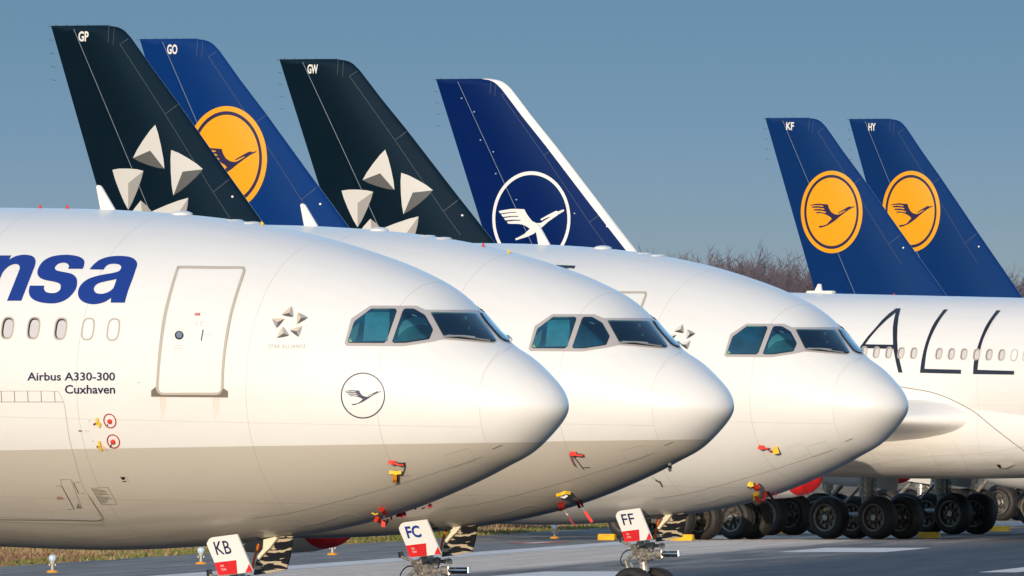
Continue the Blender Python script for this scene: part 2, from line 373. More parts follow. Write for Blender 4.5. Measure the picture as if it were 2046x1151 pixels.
_b = bmesh.new(); slab(_b, [(-.85, 0, 1.75), (.75, 0, 1.55), (.85, 0, 2.5), (.8, 0, 3.3), (-.8, 0, 3.3)], (0, .05, 0)); ME_GDOOR = bm_mesh("gear_door", _b, smooth=False)
_b = bmesh.new(); tube(_b, [(0, -.75, .7), (0, .75, .7)], .1, 10); tube(_b, [(0, 0, .7), (0, 0, 1.6)], .12, 12); tube(_b, [(0, 0, 1.5), (0, 0, 2.7)], .19, 14); tube(_b, [(.2, 0, 1.3), (1.3, 0, 2.4)], .08, 8); ME_CGEAR = bm_mesh("centre_gear", _b)
# ------------------------------------------------------------------ paints
def paint(name, upper, lower=None, line=(3.70, -.015), seams=(), rough=.42, grime=.4):
    m = bpy.data.materials.new(name); m.use_nodes = True; n = m.node_tree; N = n.nodes; K = n.links.new; p = N["Principled BSDF"]
    t = N.new("ShaderNodeTexCoord"); s = N.new("ShaderNodeSeparateXYZ"); K(t.outputs['Object'], s.inputs[0])
    def math_(op, a, b=None, c=None):
        q = N.new("ShaderNodeMath"); q.operation = op
        for i, x in enumerate((a, b, c)):
            if x is None: continue
            if isinstance(x, (int, float)): q.inputs[i].default_value = x
            else: K(x, q.inputs[i])
        return q.outputs[0]
    def mixc(f, a, b, blend='MIX'):
        q = N.new("ShaderNodeMix"); q.data_type = 'RGBA'; q.blend_type = blend
        for i, x in ((0, f), (6, a), (7, b)):
            if isinstance(x, (int, float)): q.inputs[i].default_value = x
            elif isinstance(x, tuple): q.inputs[i].default_value = x
            else: K(x, q.inputs[i])
        return q.outputs[2]
    col = upper
    if lower:
        d = math_('SUBTRACT', s.outputs[2], math_('MULTIPLY_ADD', s.outputs[0], -line[1], line[0]))
        col = mixc(math_('GREATER_THAN', d, 0.0), lower, upper)
    # weathering: streaks that run aft, grime along the keel
    mp = N.new("ShaderNodeMapping"); mp.inputs['Scale'].default_value = (.35, 3, 2.2); K(t.outputs['Object'], mp.inputs[0])
    z = N.new("ShaderNodeTexNoise"); z.inputs['Scale'].default_value = 1.3; z.inputs['Detail'].default_value = 7; z.inputs['Roughness'].default_value = .62; K(mp.outputs[0], z.inputs['Vector'])
    z2 = N.new("ShaderNodeTexNoise"); z2.inputs['Scale'].default_value = .9; z2.inputs['Detail'].default_value = 5; K(t.outputs['Object'], z2.inputs['Vector'])
    keel = math_('MULTIPLY', math_('SUBTRACT', math_('MULTIPLY_ADD', s.outputs[0], -SL, CL0 - 1.75), s.outputs[2]), 1.1)
    kf = N.new("ShaderNodeClamp"); K(keel, kf.inputs[0])
    a1 = N.new("ShaderNodeMapRange"); a1.inputs[1].default_value = .42; a1.inputs[2].default_value = .75; a1.inputs[4].default_value = 1; K(z.outputs[0], a1.inputs[0])
    col = mixc(math_('MULTIPLY', math_('MULTIPLY', kf.outputs[0], a1.outputs[0]), grime), col, (.16, .13, .10, 1))
    a2 = N.new("ShaderNodeMapRange"); a2.inputs[1].default_value = .45; a2.inputs[2].default_value = .8; a2.inputs[4].default_value = .10; K(z.outputs[0], a2.inputs[0])
    col = mixc(a2.outputs[0], col, (.45, .40, .33, 1)) if grime > 0 else col
    if seams:
        f = None
        for st, w in seams:
            q = math_('COMPARE', s.outputs[0], -st, w); f = q if f is None else math_('MAXIMUM', f, q)
        col = mixc(math_('MULTIPLY', f, .30), col, (.2, .17, .14, 1))
        g = None
        for zz in (-.62, -1.95):
            q = math_('COMPARE', math_('SUBTRACT', s.outputs[2], math_('MULTIPLY_ADD', s.outputs[0], -SL, CL0)), zz, .008); g = q if g is None else math_('MAXIMUM', g, q)
        col = mixc(math_('MULTIPLY', g, .16), col, (.2, .17, .14, 1))
    K(col, p.inputs['Base Color'])
    r = N.new("ShaderNodeMapRange"); r.inputs[1].default_value = .3; r.inputs[2].default_value = .7; r.inputs[3].default_value = rough - .05; r.inputs[4].default_value = rough + .1; K(z2.outputs[0], r.inputs[0]); K(r.outputs[0], p.inputs['Roughness'])
    p.inputs['Coat Weight'].default_value = .32; p.inputs['Coat Roughness'].default_value = .12
    b = N.new("ShaderNodeBump"); b.inputs['Strength'].default_value = .05; b.inputs['Distance'].default_value = .03
    K(z2.outputs[0], b.inputs['Height']); K(b.outputs[0], p.inputs['Normal'])
    return m
WHITE = (.78, .755, .71, 1); GREY = (.55, .50, .42, 1)
SEAMS = ((2.55, .006), (4.75, .006), (7.9, .007), (10.4, .006), (13.6, .006), (17.2, .006), (21.6, .006), (26, .006), (30.4, .006), (35, .006), (40, .006))
M_TWO = paint("white_over_grey_paint", WHITE, GREY, seams=SEAMS)
M_WHITE = paint("white_paint", WHITE, seams=SEAMS, grime=.3)
M_RADG = paint("radome_two_tone", (.765, .74, .70, 1), GREY, rough=.3)
M_RADW = paint("radome_white", (.765, .74, .70, 1), rough=.3)
def finpaint(name, col, rough=.12):
    m = paint(name, col, rough=rough, grime=0); p = m.node_tree.nodes["Principled BSDF"]; [setattr(q.inputs['Strength'], 'default_value', .008) for q in m.node_tree.nodes if q.type == 'BUMP']; p.inputs['Coat Weight'].default_value = .12; p.inputs['Coat Roughness'].default_value = .04; p.inputs['Specular IOR Level'].default_value = .2; return m
M_BLACKFIN = finpaint("black_tail_paint", (.002, .0095, .018, 1)); M_BLUEFIN = finpaint("royal_blue_tail_paint", (.002, .030, .15, 1)); M_NAVYFIN = finpaint("navy_tail_paint", (.0008, .013, .090, 1)); M_BLUEFIN2 = finpaint("faded_blue_tail_paint", (.003, .028, .125, 1))
M_NAVY = mat("navy_lettering", lin(22, 24, 70), .35, coat=.5); M_BLUEL = mat("blue_lettering", (.007, .032, .23), .3, coat=.6); M_BLACKL = mat("black_lettering", (.012, .013, .02), .35, coat=.5)
M_YEL = mat("yellow_emblem_paint", (.85, .36, .004), .3, coat=.6); M_CRANE = mat("crane_navy", (.025, .015, .06), .35, coat=.4)
M_WL = mat("white_marking_paint", (.8, .77, .72), .35, coat=.4); M_GL = mat("grey_marking_paint", (.38, .34, .29), .5); M_FAINT = mat("faint_marking_paint", (.60, .55, .48), .5); M_PINK = mat("faint_red_marking_paint", (.70, .45, .36), .5)
M_S1 = mat("star_pale_facet", (.63, .60, .55), .35, coat=.4); M_S2 = mat("star_mid_facet", (.34, .32, .29), .35, coat=.4); M_S3 = mat("star_dark_facet", (.105, .10, .09), .35, coat=.4)
M_FRAME = mat("window_frame_grey", (.42, .39, .38), .35, coat=.3); M_SEAL = mat("black_window_seal", (.012, .014, .016), .45); M_GASK = mat("door_gasket_beige", (.46, .41, .34), .55)
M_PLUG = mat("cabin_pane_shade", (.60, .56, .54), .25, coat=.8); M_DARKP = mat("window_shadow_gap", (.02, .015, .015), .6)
M_SILL = mat("sill_plate_brown", (.17, .135, .10), .5); M_RED = mat("signal_red", (.72, .012, .012), .5, noise=.25, nscale=4); M_RIB = mat("red_ribbon", (.80, .035, .012), .6, noise=.2, nscale=9); M_DRED = mat("dark_red_ribbon", (.28, .008, .02), .6); M_YF = mat("yellow_flag_cloth", (.85, .52, .01), .6, noise=.15, nscale=8); M_OR = mat("orange_hose_cover", (.75, .16, .01), .5)
M_TYRE = mat("tyre_rubber", (.028, .025, .024), .62, noise=.4, nscale=5); M_RIM = mat("wheel_rim_metal", (.19, .17, .145), .42, metal=.6, noise=.5, nscale=7); M_STEEL = mat("gear_grey_metal", (.50, .46, .40), .3, metal=.5, noise=.6, nscale=14); M_CHROME = mat("bright_strut_chrome", (.7, .69, .67), .14, metal=1.0); M_HOSE = mat("black_hose", (.02, .02, .022), .4)
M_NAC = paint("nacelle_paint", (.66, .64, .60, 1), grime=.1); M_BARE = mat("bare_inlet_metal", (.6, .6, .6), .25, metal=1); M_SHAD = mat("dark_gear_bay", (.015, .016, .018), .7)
def pane_mat():
    m = bpy.data.materials.new("cockpit_glass"); m.use_nodes = True; n = m.node_tree; N = n.nodes; K = n.links.new
    out = N["Material Output"]; N.remove(N["Principled BSDF"])
    g = N.new("ShaderNodeBsdfGlossy"); g.inputs[0].default_value = (.8, .95, 1, 1); g.inputs[1].default_value = .03
    tr = N.new("ShaderNodeBsdfTransparent"); tr.inputs[0].default_value = (.62, .86, .90, 1)
    fr = N.new("ShaderNodeFresnel"); fr.inputs[0].default_value = 1.9; mm = N.new("ShaderNodeMixShader")
    K(fr.outputs[0], mm.inputs[0]); K(tr.outputs[0], mm.inputs[1]); K(g.outputs[0], mm.inputs[2]); K(mm.outputs[0], out.inputs[0]); return m
M_PANE = pane_mat(); M_DECK = mat("flight_deck_dark", (.006, .085, .16), .5, noise=.5, nscale=3); M_BLIND = mat("teal_sun_blind", (.055, .25, .33), .55, noise=.45, nscale=2.5); M_BLIND2 = mat("pale_teal_sun_blind", (.13, .36, .40), .5, noise=.4, nscale=3); M_GLINT = mat("yellow_green_glint", (.55, .55, .28), .3); M_CREAM = mat("cream_fitting", (.88, .8, .6), .4); M_BRN = mat("brown_sun_visor", (.42, .16, .06), .5)
# inside of the nose gear doors: cream ribs and reflections painted as streaks on black
_m = bpy.data.materials.new("rib_reflection_lining"); _m.use_nodes = True; _n = _m.node_tree; _p = _n.nodes["Principled BSDF"]; _t = _n.nodes.new("ShaderNodeTexCoord"); _mp = _n.nodes.new("ShaderNodeMapping")
_mp.inputs['Rotation'].default_value = (0, math.radians(-32), 0); _mp.inputs['Scale'].default_value = (1.0, 1, 7.5); _v = _n.nodes.new("ShaderNodeTexNoise"); _v.inputs['Scale'].default_value = 1.5; _v.inputs['Detail'].default_value = 3; _v.inputs['Distortion'].default_value = .7
_r = _n.nodes.new("ShaderNodeValToRGB"); _r.color_ramp.interpolation = 'CONSTANT'; _r.color_ramp.elements[0].color = (.012, .013, .016, 1); _r.color_ramp.elements[1].position = .55; _r.color_ramp.elements[1].color = (.50, .41, .28, 1)
_n.links.new(_t.outputs['Object'], _mp.inputs[0]); _n.links.new(_mp.outputs[0], _v.inputs['Vector']); _n.links.new(_v.outputs[0], _r.inputs[0]); _n.links.new(_r.outputs[0], _p.inputs['Base Color']); _p.inputs['Roughness'].default_value = .25; M_LINING = _m
# ------------------------------------------------------------------ shared nose details, drawn once on the nearest aircraft
NOSE = []        # (name, mesh, materials, key of parent detail)
def add(name, me, mats, key=None, under=None): NOSE.append((name, me, mats, key, under))
wz = lambda pts: zm(pts, 5.115, 660, 590)
def inset0(pts, d):
    cx = sum(p[0] for p in pts) / len(pts); cy = sum(p[1] for p in pts) / len(pts)
    return [(cx + (p[0] - cx) * (1 - d / math.hypot(p[0] - cx, p[1] - cy)), cy + (p[1] - cy) * (1 - d / math.hypot(p[0] - cx, p[1] - cy))) for p in pts]
FRA = wz([(146, 492, 1), (165, 519, 1), (742, 523, 1), (1020, 480, 1), (1150, 453, 1), (1660, 492, 1), (1700, 470, 1), (1520, 186, 1), (1480, 152, 1), (975, 152, 1), (880, 110, 1), (415, 108, 1), (385, 125, 1), (214, 240, 1)])
W3 = wz([(180, 468), (184, 482), (197, 489), (540, 491), (556, 486), (578, 465), (678, 170), (674, 150), (655, 141), (440, 138), (412, 146), (250, 268), (240, 285)])
W2 = wz([(634, 470), (638, 484), (655, 491), (770, 490), (1000, 455), (1014, 446), (1047, 360), (1043, 345), (968, 212), (955, 200), (862, 146), (845, 141), (770, 140), (750, 148), (738, 168)])
W1 = inset0(wz([(1022, 185), (1030, 179), (1462, 181), (1490, 190), (1688, 466), (1684, 478), (1668, 482), (1625, 479), (1170, 436), (1152, 424)]), .7)
def inset(pts, d):
    cx = sum(p[0] for p in pts) / len(pts); cy = sum(p[1] for p in pts) / len(pts); o = []
    for p in pts:
        r = math.hypot(p[0] - cx, p[1] - cy); o.append((cx + (p[0] - cx) * (1 - d / r), cy + (p[1] - cy) * (1 - d / r)))
    return o
for mir in (False, True):
    k = 'p' if mir else 's'
    add("cockpit_window_frame", decal("frame", fill([FRA]), P1, None, .006, 4, mirror=mir, cut=.14 if mir else None), [M_FRAME], 'frame' + k)
    for nm, w in (("aft", W3), ("side", W2), ("front", W1)):
        ct = .165 if (mir and nm == "front") else None; cs = None if ct is None else ct - .015
        shp = join2d(tris2d([w]))
        add("cockpit_window", decal("seal", shp, P1, None, .011, 4, mirror=mir, cut=cs), [M_SEAL], nm + k)
        wi = inset(w, 2.0)
        add("flight_deck_lining", decal("lining", tris2d([wi]), P1, None, .015, 4, mirror=mir, cut=ct), [M_DECK], None, nm + k)
        add("glass", decal("pane", tris2d([inset(w, 1.4)]), P1, None, .030, 4, mirror=mir, cut=ct), [M_PANE], None, nm + k)
def wpart(name, pts, m, under, off=.019, w=None, z=wz):
    q = z(pts); add(name, decal(name, tris2d([q]) if w is None else stroke2d(q, w), P1, None, off, 3), [m], None, under)
wpart("sun_blind", [(362, 190), (430, 178), (604, 178), (608, 300), (585, 470), (335, 472), (350, 330)], M_BLIND, 'afts')
wpart("window_reveal", [(222, 350), (300, 285), (285, 400), (255, 470), (236, 470), (196, 440)], mat("teal_reveal", (.05, .16, .19), .5), 'afts')
wpart("sun_blind", [(745, 275), (800, 245), (880, 225), (960, 240), (1000, 320), (900, 310), (790, 340), (720, 400), (690, 440), (700, 350)], M_BLIND2, 'sides')
wpart("sun_blind", [(790, 345), (900, 318), (1005, 325), (1035, 360), (1005, 435), (780, 472), (680, 470), (720, 405)], mat("deep_teal_blind", (.03, .15, .19), .5, noise=.4, nscale=4), 'sides')
wpart("cream_clip", [(822, 204), (838, 200), (885, 218), (880, 228), (850, 225)], M_CREAM, 'sides', off=.022)
wpart("sun_visor", [(1340, 235), (1372, 230), (1378, 262), (1366, 290), (1340, 285)], M_BRN, 'fronts'); wpart("cream_clip", [(1360, 222), (1392, 226), (1388, 262), (1372, 262)], mat("pale_clip", (.8, .85, .7), .4), 'fronts', off=.022)
wpart("sun_visor", [(1495, 300), (1530, 315), (1562, 370), (1540, 372), (1508, 355)], M_BRN, 'fronts'); wpart("cream_clip", [(1412, 322), (1428, 350), (1415, 360), (1398, 352)], M_CREAM, 'fronts')
wpart("glare_shield", [(1185, 425), (1300, 385), (1440, 375), (1600, 420), (1640, 470)], mat("glare_shield_blue", (.012, .07, .11), .6), 'fronts')
wpart("trim_glint_strip", [(440, 147), (640, 150)], M_GLINT, 'afts', w=1.1)  # these strips paint the yellow-green glint along the pane trim
wpart("trim_glint_strip", [(205, 445), (232, 482), (195, 480), (188, 470)], M_GLINT, 'afts')
wpart("trim_glint_strip", [(1036, 192), (1462, 192), (1480, 206), (1666, 466)], mat('pale_trim_glint', (.75, .74, .42), .3), 'fronts', w=1.5)
# windscreen wiper: a real arm and blade standing off the glass
def wiper(mirror):
    bm = bmesh.new()
    for pts, r in (([(1150, 440), (1330, 437), (1470, 452)], .014), ([(1190, 428), (1330, 442), (1450, 460), (1625, 488)], .011)):
        P = []
        for q in cr(wz(pts), 6, False):
            p, n = P1.hit(*q)
            if p is not None: P.append(p + n * .05)
        tube(bm, P, r, 6)
    if mirror:
        for v in bm.verts: v.co.y = -v.co.y
    return bm_mesh("wiper", bm)
add("windscreen_wiper", wiper(False), [mat("wiper_metal", (.35, .33, .31), .3, metal=.5)]); add("windscreen_wiper", wiper(True), [MC["wiper_metal"]])
# forward door
dz = lambda pts: zm(pts, 4.11, 290, 520)
DO = cr(dz([(103, 1050), (112, 900), (128, 735), (150, 570), (178, 410), (222, 230), (262, 95), (275, 70), (300, 62), (550, 66), (785, 66), (808, 74), (812, 95), (795, 150), (755, 270), (712, 420), (680, 570), (655, 740), (640, 900), (634, 1055), (618, 1085), (590, 1096), (370, 1097), (150, 1097), (118, 1082)]), 4)
add("cabin_door", decal("cabin_door", tris2d([DO]), P1, None, .006, 8), None, 'door')
add("door_gasket", decal("door_gasket", stroke2d(DO, 5.0, True), P1, None, .014, 6), [M_GASK], None, 'door')
add("gasket_outer_line", decal("gasket_line", stroke2d([(p[0] - .5, p[1] + .2) for p in inset(DO, -3.0)], .9, True), P1, None, .010, 6), [M_GL], None, 'door')  # thin grey line just outside the gasket
add("door_sill", decal("door_sill", tris2d([dz([(55, 1070), (90, 1040), (96, 1062), (110, 1090), (140, 1106), (590, 1107), (622, 1096), (646, 1050), (682, 1075), (682, 1125), (55, 1118)])]), P1, None, .02, 5), [M_SILL], None, 'door')
def dpart(name, pts, m, off=.016, w=None): q = dz(pts); add(name, decal(name, tris2d([q]) if w is None else stroke2d(q, w), P1, None, off, 3), [m], None, 'door')
dpart("door_porthole", ell(283, 618, 36, 36, 24), M_SEAL, .016); dpart("porthole_glass", ell(285, 616, 25, 26, 20), mat("porthole_grey_glass", (.16, .2, .25), .1, coat=1), .021)
dpart("door_handle", [(480, 573), (464, 662)], M_BLACKL, .018, 1.8); dpart("exit_plate", [(414, 437), (456, 437), (452, 457), (409, 457)], mat("exit_red", (.5, .03, .02), .5), .016)
add("exit_lettering", decal("exit", text2d("EXIT", *dz([(416, 441)])[0], *dz([(449, 453)])[0], shear=.6), P1, None, .020, 3), [M_WL], None, 'door')
for a in ([(405, 508), (430, 508)], [(455, 508), (486, 508)]): dpart("arrow_marking", a, M_PINK, .012, .8)
for a in ([(432, 510), (420, 545)], [(465, 510), (460, 548)]): dpart("arrow_marking", a, M_PINK, .012, .8)
dpart("notice_marking", [(492, 612), (556, 612)], M_FAINT, .012, 1.2); dpart("notice_marking", [(488, 655), (580, 655)], M_FAINT, .012, .5); dpart("notice_marking", [(240, 700), (305, 700)], M_PINK, .012, .9); dpart("notice_marking", [(230, 722), (320, 724)], M_PINK, .012, 1.0)
for u, v in ((270, 462), (588, 466)): dpart("door_latch_dot", ell(u, v, 5, 5, 10), M_FAINT, .012)
# cabin windows
cw = lambda pts: zm(pts, 5.233, 0, 480)
for i in range(5):
    cx = [80, 352, 635, 922, 1187][i]; cy = [918, 920, 927, 930, 935][i]
    add("cabin_window", decal("cabin_window", tris2d([cw(ell(cx, cy, 66, 118, 36, 2.9, .13)), cw(ell(cx, cy, 53, 103, 36, 2.9, .13))]), P1, None, .008, 5), [M_GASK], 'cw%d' % i)
    if i < 3:
        add("window_recess_shadow", decal("recess_shadow", tris2d([cw(ell(cx, cy, 52, 102, 30, 2.9, .13))]), P1, None, .005, 5), [M_DARKP], None, 'cw%d' % i)  # dark patch painted as the shadow inside the window ring
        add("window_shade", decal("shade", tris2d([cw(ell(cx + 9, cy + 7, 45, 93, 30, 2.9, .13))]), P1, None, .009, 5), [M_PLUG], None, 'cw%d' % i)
    else: add("window_plug", decal("plug", tris2d([cw(ell(cx, cy, 52, 102, 30, 2.9, .13))]), P1, None, .005, 5), [M_WL], None, 'cw%d' % i)
# small crown and probe details, as solids
def crown(u, v, sx, sz):
    p = P1.plane(u, v, 0.0); x = -p.x; return Vector((p.x, 0, cline(x) + section(x)[0]))
_b = bmesh.new(); q = [P1.plane(u, v, 0) for u, v in ((193, 371), (199, 369.5), (203, 373), (231, 421), (203, 424))]; slab(_b, [(p.x, -.035, p.z) for p in q], (0, .07, 0)); bmesh.ops.bevel(_b, geom=_b.edges[:], offset=.015, segments=2, affect='EDGES'); add("blade_antenna", bm_mesh("blade_antenna", _b), [M_WL])
for u, sx, sz in ((364, .15, .06), (505, .08, .03), (470, .06, .02)):
    _b = bmesh.new(); bmesh.ops.create_uvsphere(_b, u_segments=20, v_segments=10, radius=1)
    c = crown(u, P1.at((0, 0, 0)).z + 430, 0, 0)
    for v in _b.verts: v.co = Vector((v.co.x * sx, v.co.y * .22, v.co.z * sz)) + c
    add("antenna_fairing", bm_mesh("antenna_fairing", _b), [M_WL])
def stroke_part(name, pts, w, m, z, off=.006, spot=None): return decal(name, stroke2d(zm(pts, *z), w), spot or P1, None, off, 5)
Z2 = (2.552, 0, 700); Z4 = (3.654, 600, 860)
add("radome_strip", stroke_part("radome_strip", [(1405, 133), (1474, 104)], 1.4, None, Z4), [M_SILL])
add("radome_seam", decal("radome_seam", stroke2d([(998, 703), (984, 718), (968, 741), (960, 765), (957.5, 790), (958, 820), (960, 844), (965, 865), (971, 884), (978, 903)], .8), P1, None, .004, 5), [M_FAINT])
add("lap_joint", decal("lap_joint", stroke2d(cr(zm([(-350, 640), (0, 585), (500, 455), (900, 335), (1330, 190)], *Z4), 5, False), .7), P1, None, .004, 5), [mat("lap_joint_brown", (.30, .27, .22), .6)])
add("radome_panel_line", decal("panel_line", stroke2d([(1003, 705), (1022, 692)], .7), P1, None, .004, 4), [M_FAINT])
add("access_panel_line", decal("panel_line", stroke2d(zm([(1060, 175), (1230, 130), (1280, 215), (1115, 270)], *Z4), .55, True), P1, None, .004, 4), [mat("access_line_brown", (.36, .32, .27), .6)])
add("chine_line", decal("chine_line", stroke2d(cr(zm([(0, 690), (150, 665), (300, 615), (360, 608), (440, 625)], *Z4), 5, False), .9), P1, None, .01, 5), [M_WL])
# ------------------------------------------------------------------ nose gear, measured on the third aircraft
def g3(pts, y, spot=P3): return [spot.plane(1200 + p[0] / 7.625, 1000 + p[1] / 7.625, y) for p in pts]
DSH = cr([(236, 258), (240, 215), (262, 175), (300, 156, 1), (592, 116, 1), (782, 587, 1), (690, 602), (370, 637, 1), (320, 470)], 5)
_b = bmesh.new(); slab(_b, g3(DSH, -1.05), (0, .035, 0)); ME_ND = bm_mesh("nose_gear_door", _b, smooth=False)
PSH = [(960, 170), (1300, 128), (1272, 380), (1228, 560), (1030, 602), (835, 630), (862, 470), (940, 310)]
_b = bmesh.new(); slab(_b, g3(PSH, -.22), (0, .035, 0)); ME_ND2 = bm_mesh("nose_gear_door", _b, smooth=False)
def flat3(name, shape, y):
    V, Fs = shape; me = bpy.data.meshes.new(name); me.from_pydata([P3.plane(1200 + v.x / 7.625, 1000 + v.y / 7.625, y) for v in V], [], [t for t in Fs]); return me
def plate_text(s, x0, yt, x1, yb, sh, bold=0):
    v, f = text2d(s, x0, yt, x1, yb, sh, bold=bold); return [Vector((p.x, p.y - .105 * (p.x - x0), 0)) for p in v], f
ME_PRED = flat3("no_tow_patch", tris2d([[(321, 474), (584, 441), (596, 611), (370, 634)]]), -1.056); ME_PTRI = flat3("red_corner", tris2d([[(737, 488), (780, 585), (692, 599)]]), -1.056)
ME_PTXT = flat3("no_tow_lettering", join2d(plate_text("NO", 398, 502, 438, 530, -8), plate_text("TOW", 408, 548, 468, 578, -8)), -1.064)
_b = bmesh.new(); slab(_b, g3([(950, 185), (1090, 150), (1112, 168), (1010, 305), (975, 335), (885, 440), (862, 420), (950, 290)], -.30), (0, .05, 0)); ME_NLINK = bm_mesh("door_link", _b, smooth=False)
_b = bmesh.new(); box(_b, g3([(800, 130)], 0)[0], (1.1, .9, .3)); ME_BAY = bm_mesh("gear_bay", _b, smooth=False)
def strut():
    bm = bmesh.new(); G = lambda x, y, d=0: g3([(x, y)], d)[0]
    top = G(655, 560); a = G(662, 930); b_ = G(668, 1075); ax = Vector((a.x + .01, 0, .525))
    tube(bm, [top, a, b_], .17 * .62, 18); tube(bm, [G(655, 600), G(660, 900)], .13, 16)
    tube(bm, [G(662, 905), G(662, 945)], .125, 18); tube(bm, [G(666, 1060), G(667, 1078)], .115, 18)
    for (x, y, r) in ((520, 720, .075), (610, 680, .07), (560, 800, .06), (660, 790, .10), (770, 690, .07), (640, 880, .06), (580, 860, .05), (720, 880, .06), (930, 690, .05)):
        for dd in (-.16, .12):
            c = G(x, y, dd); lathe(bm, [(-.05, .001), (-.05, r), (.05, r), (.05, .001)], (.3, 1, .2 * (x % 3)), c, 12)
    tube(bm, [G(700, 815, -.12), G(850, 815, -.12)], .055, 12); tube(bm, [G(850, 815, -.12), G(935, 815, -.12)], .085, 12)
    tube(bm, [G(930, 760, -.12), G(940, 880, -.12)], .05, 10); tube(bm, [G(770, 690), G(960, 690)], .035, 8); tube(bm, [G(930, 650), G(940, 720)], .04, 8)
    tube(bm, [G(740, 910), G(880, 900), G(960, 880)], .016, 6)
    tube(bm, [G(330, 630), G(420, 665), G(500, 700)], .028, 8)
    for dd in (-.09, .09): tube(bm, [G(500, 810, dd), G(385, 930, dd)], .036, 8); tube(bm, [G(380, 925, dd), G(430, 1080, dd), G(460, 1160, dd)], .045, 8); tube(bm, [G(460, 960, dd), G(560, 1130, dd)], .03, 8)
    tube(bm, [Vector((ax.x, -.45, .525)), Vector((ax.x, .45, .525))], .08, 12)
    return bm_mesh("strut", bm), ax.x
ME_STRUT, NGX = strut()
_b = bmesh.new(); G = lambda x, y, d=0: g3([(x, y)], d)[0]; tube(_b, [G(668, 1070), G(672, 1200), Vector((NGX, 0, .5))], .082, 20); ME_PISTON = bm_mesh("bright_piston", _b); _b = bmesh.new(); tube(_b, [G(935, 815, -.12), G(960, 815, -.12), G(1195, 815, -.12)], [.045, .062, .062], 16); tube(_b, [G(1185, 770, -.12), G(1190, 850, -.12)], .04, 10); ME_TOW = bm_mesh("tow_fitting", _b)
ME_HOSES = []
for pts, r, d in ((cr([(470, 755), (400, 762), (335, 820), (305, 900), (318, 970), (370, 1010)], 5, False), .013, 0), ([(560, 640), (520, 760), (600, 880), (700, 860)], .014, -.15), ([(820, 640), (800, 760), (740, 870)], .014, -.15), ([(700, 640), (690, 720), (760, 800), (880, 860)], .012, .1), ([(320, 560), (330, 640)], .05, .1)):
    _b = bmesh.new(); tube(_b, [G(x, y, d) for x, y in pts], r, 6); ME_HOSES.append(bm_mesh("hydraulic_hose", _b))
_b = bmesh.new(); lathe(_b, [(0, .001), (.0, .07), (-.03, .095), (-.10, .08), (-.16, .03)], (1, -.3, 0), G(690, 250, -.15), 20); ME_LAMP = bm_mesh("taxi_lamp", _b)
_b = bmesh.new(); tube(_b, [G(905, 240, -.1), G(880, 330, -.1), G(850, 430, -.1), G(825, 590, -.1)], .022, 6); ME_WIRE = bm_mesh("orange_wire", _b)
# ------------------------------------------------------------------ fin details
gz = lambda pts: zm(pts, 2.677, 80, 30)
def star_shape(T):
    V = []; Fs = []; mi = []
    for outer, cen, tones in T:
        b = len(V); pts = []
        for i in range(3):
            a = Vector(outer[i]); c = Vector(outer[(i + 1) % 3]); m = (a + c) / 2; cc = (Vector(outer[0]) + Vector(outer[1]) + Vector(outer[2])) / 3
            m = m + (m - cc) * .14; pts += [a, a * .58 + m * .42 + (m - (a + c) / 2) * .35, m, c * .58 + m * .42 + (m - (a + c) / 2) * .35]
        V += [Vector((p.x, p.y, 0)) for p in pts] + [Vector((cen[0], cen[1], 0))]
        for k in range(12): Fs.append((b + k, b + (k + 1) % 12, b + 12)); mi.append(tones[k // 4])
    return V, Fs, mi
FS = [([(617, 587), (498, 765), (666, 822)], (590, 725), (0, 2, 0)), ([(702, 722), (872, 825), (714, 965)], (763, 838), (0, 2, 0)), ([(388, 828), (554, 834), (473, 1042)], (472, 900), (0, 1, 0)), ([(540, 992), (662, 1150), (412, 1200)], (552, 1120), (1, 2, 0)), ([(794, 978), (556, 1075), (736, 1195)], (720, 1092), (0, 2, 1))]
FS = [([gz([p])[0] for p in o], gz([c])[0], t) for o, c, t in FS]
_v, _f, _mi = star_shape(FS); ME_FSTAR = decal("star_emblem", (_v, _f), GP, None, .006, 5, BV_FIN, _mi)
ME_FLINE = decal("hinge_line", stroke2d([(147.5, 58), (176, 126), (214, 217), (262, 332), (300, 424), (340, 520)], 1.1), GP, None, .004, 8, BV_FIN)
ME_FSEAM = decal("panel_lines", join2d(stroke2d([(240, 88), (330, 228), (426, 384), (460, 436)], .6), stroke2d([(330, 228), (357, 208)], .7), stroke2d([(426, 384), (460, 357)], .8), stroke2d([(240, 88), (262, 74)], .6), stroke2d([(218, 53), (216, 85)], .6), stroke2d([(229, 53), (226, 90)], .5)), GP, None, .004, 8, BV_FIN)
ME_RIVET = decal("light_dot", tris2d([ell(464.5, 393, 2.2, 2.2, 12)]), GP, None, .006, 8, BV_FIN)
kz = lambda pts: zm(pts, 6.22, 1590, 330)
BIRD = [(178, 497), (232, 485), (285, 478), (345, 484), (400, 487), (412, 530), (440, 580), (480, 608), (520, 616), (555, 606), (618, 568), (622, 560), (580, 576), (535, 599), (525, 592), (600, 548), (660, 515), (685, 512), (684, 522), (735, 508), (728, 520), (665, 552), (610, 592), (560, 630), (500, 682), (450, 717), (400, 747), (350, 767), (300, 780), (285, 757), (340, 750), (385, 738), (415, 705), (450, 668), (430, 645), (390, 620), (350, 604), (310, 597), (262, 600), (248, 586), (300, 582), (370, 594), (382, 588), (370, 578), (320, 566), (235, 565), (222, 549), (300, 545), (352, 555), (362, 548), (345, 537), (290, 530), (210, 530), (196, 518), (270, 508), (335, 518), (348, 512), (335, 503), (290, 497), (185, 503)]
ME_DISC = decal("emblem_disc", tris2d([kz(ell(447, 582, 383, 512, 72))]), KF, None, .005, 6, BV_FIN)
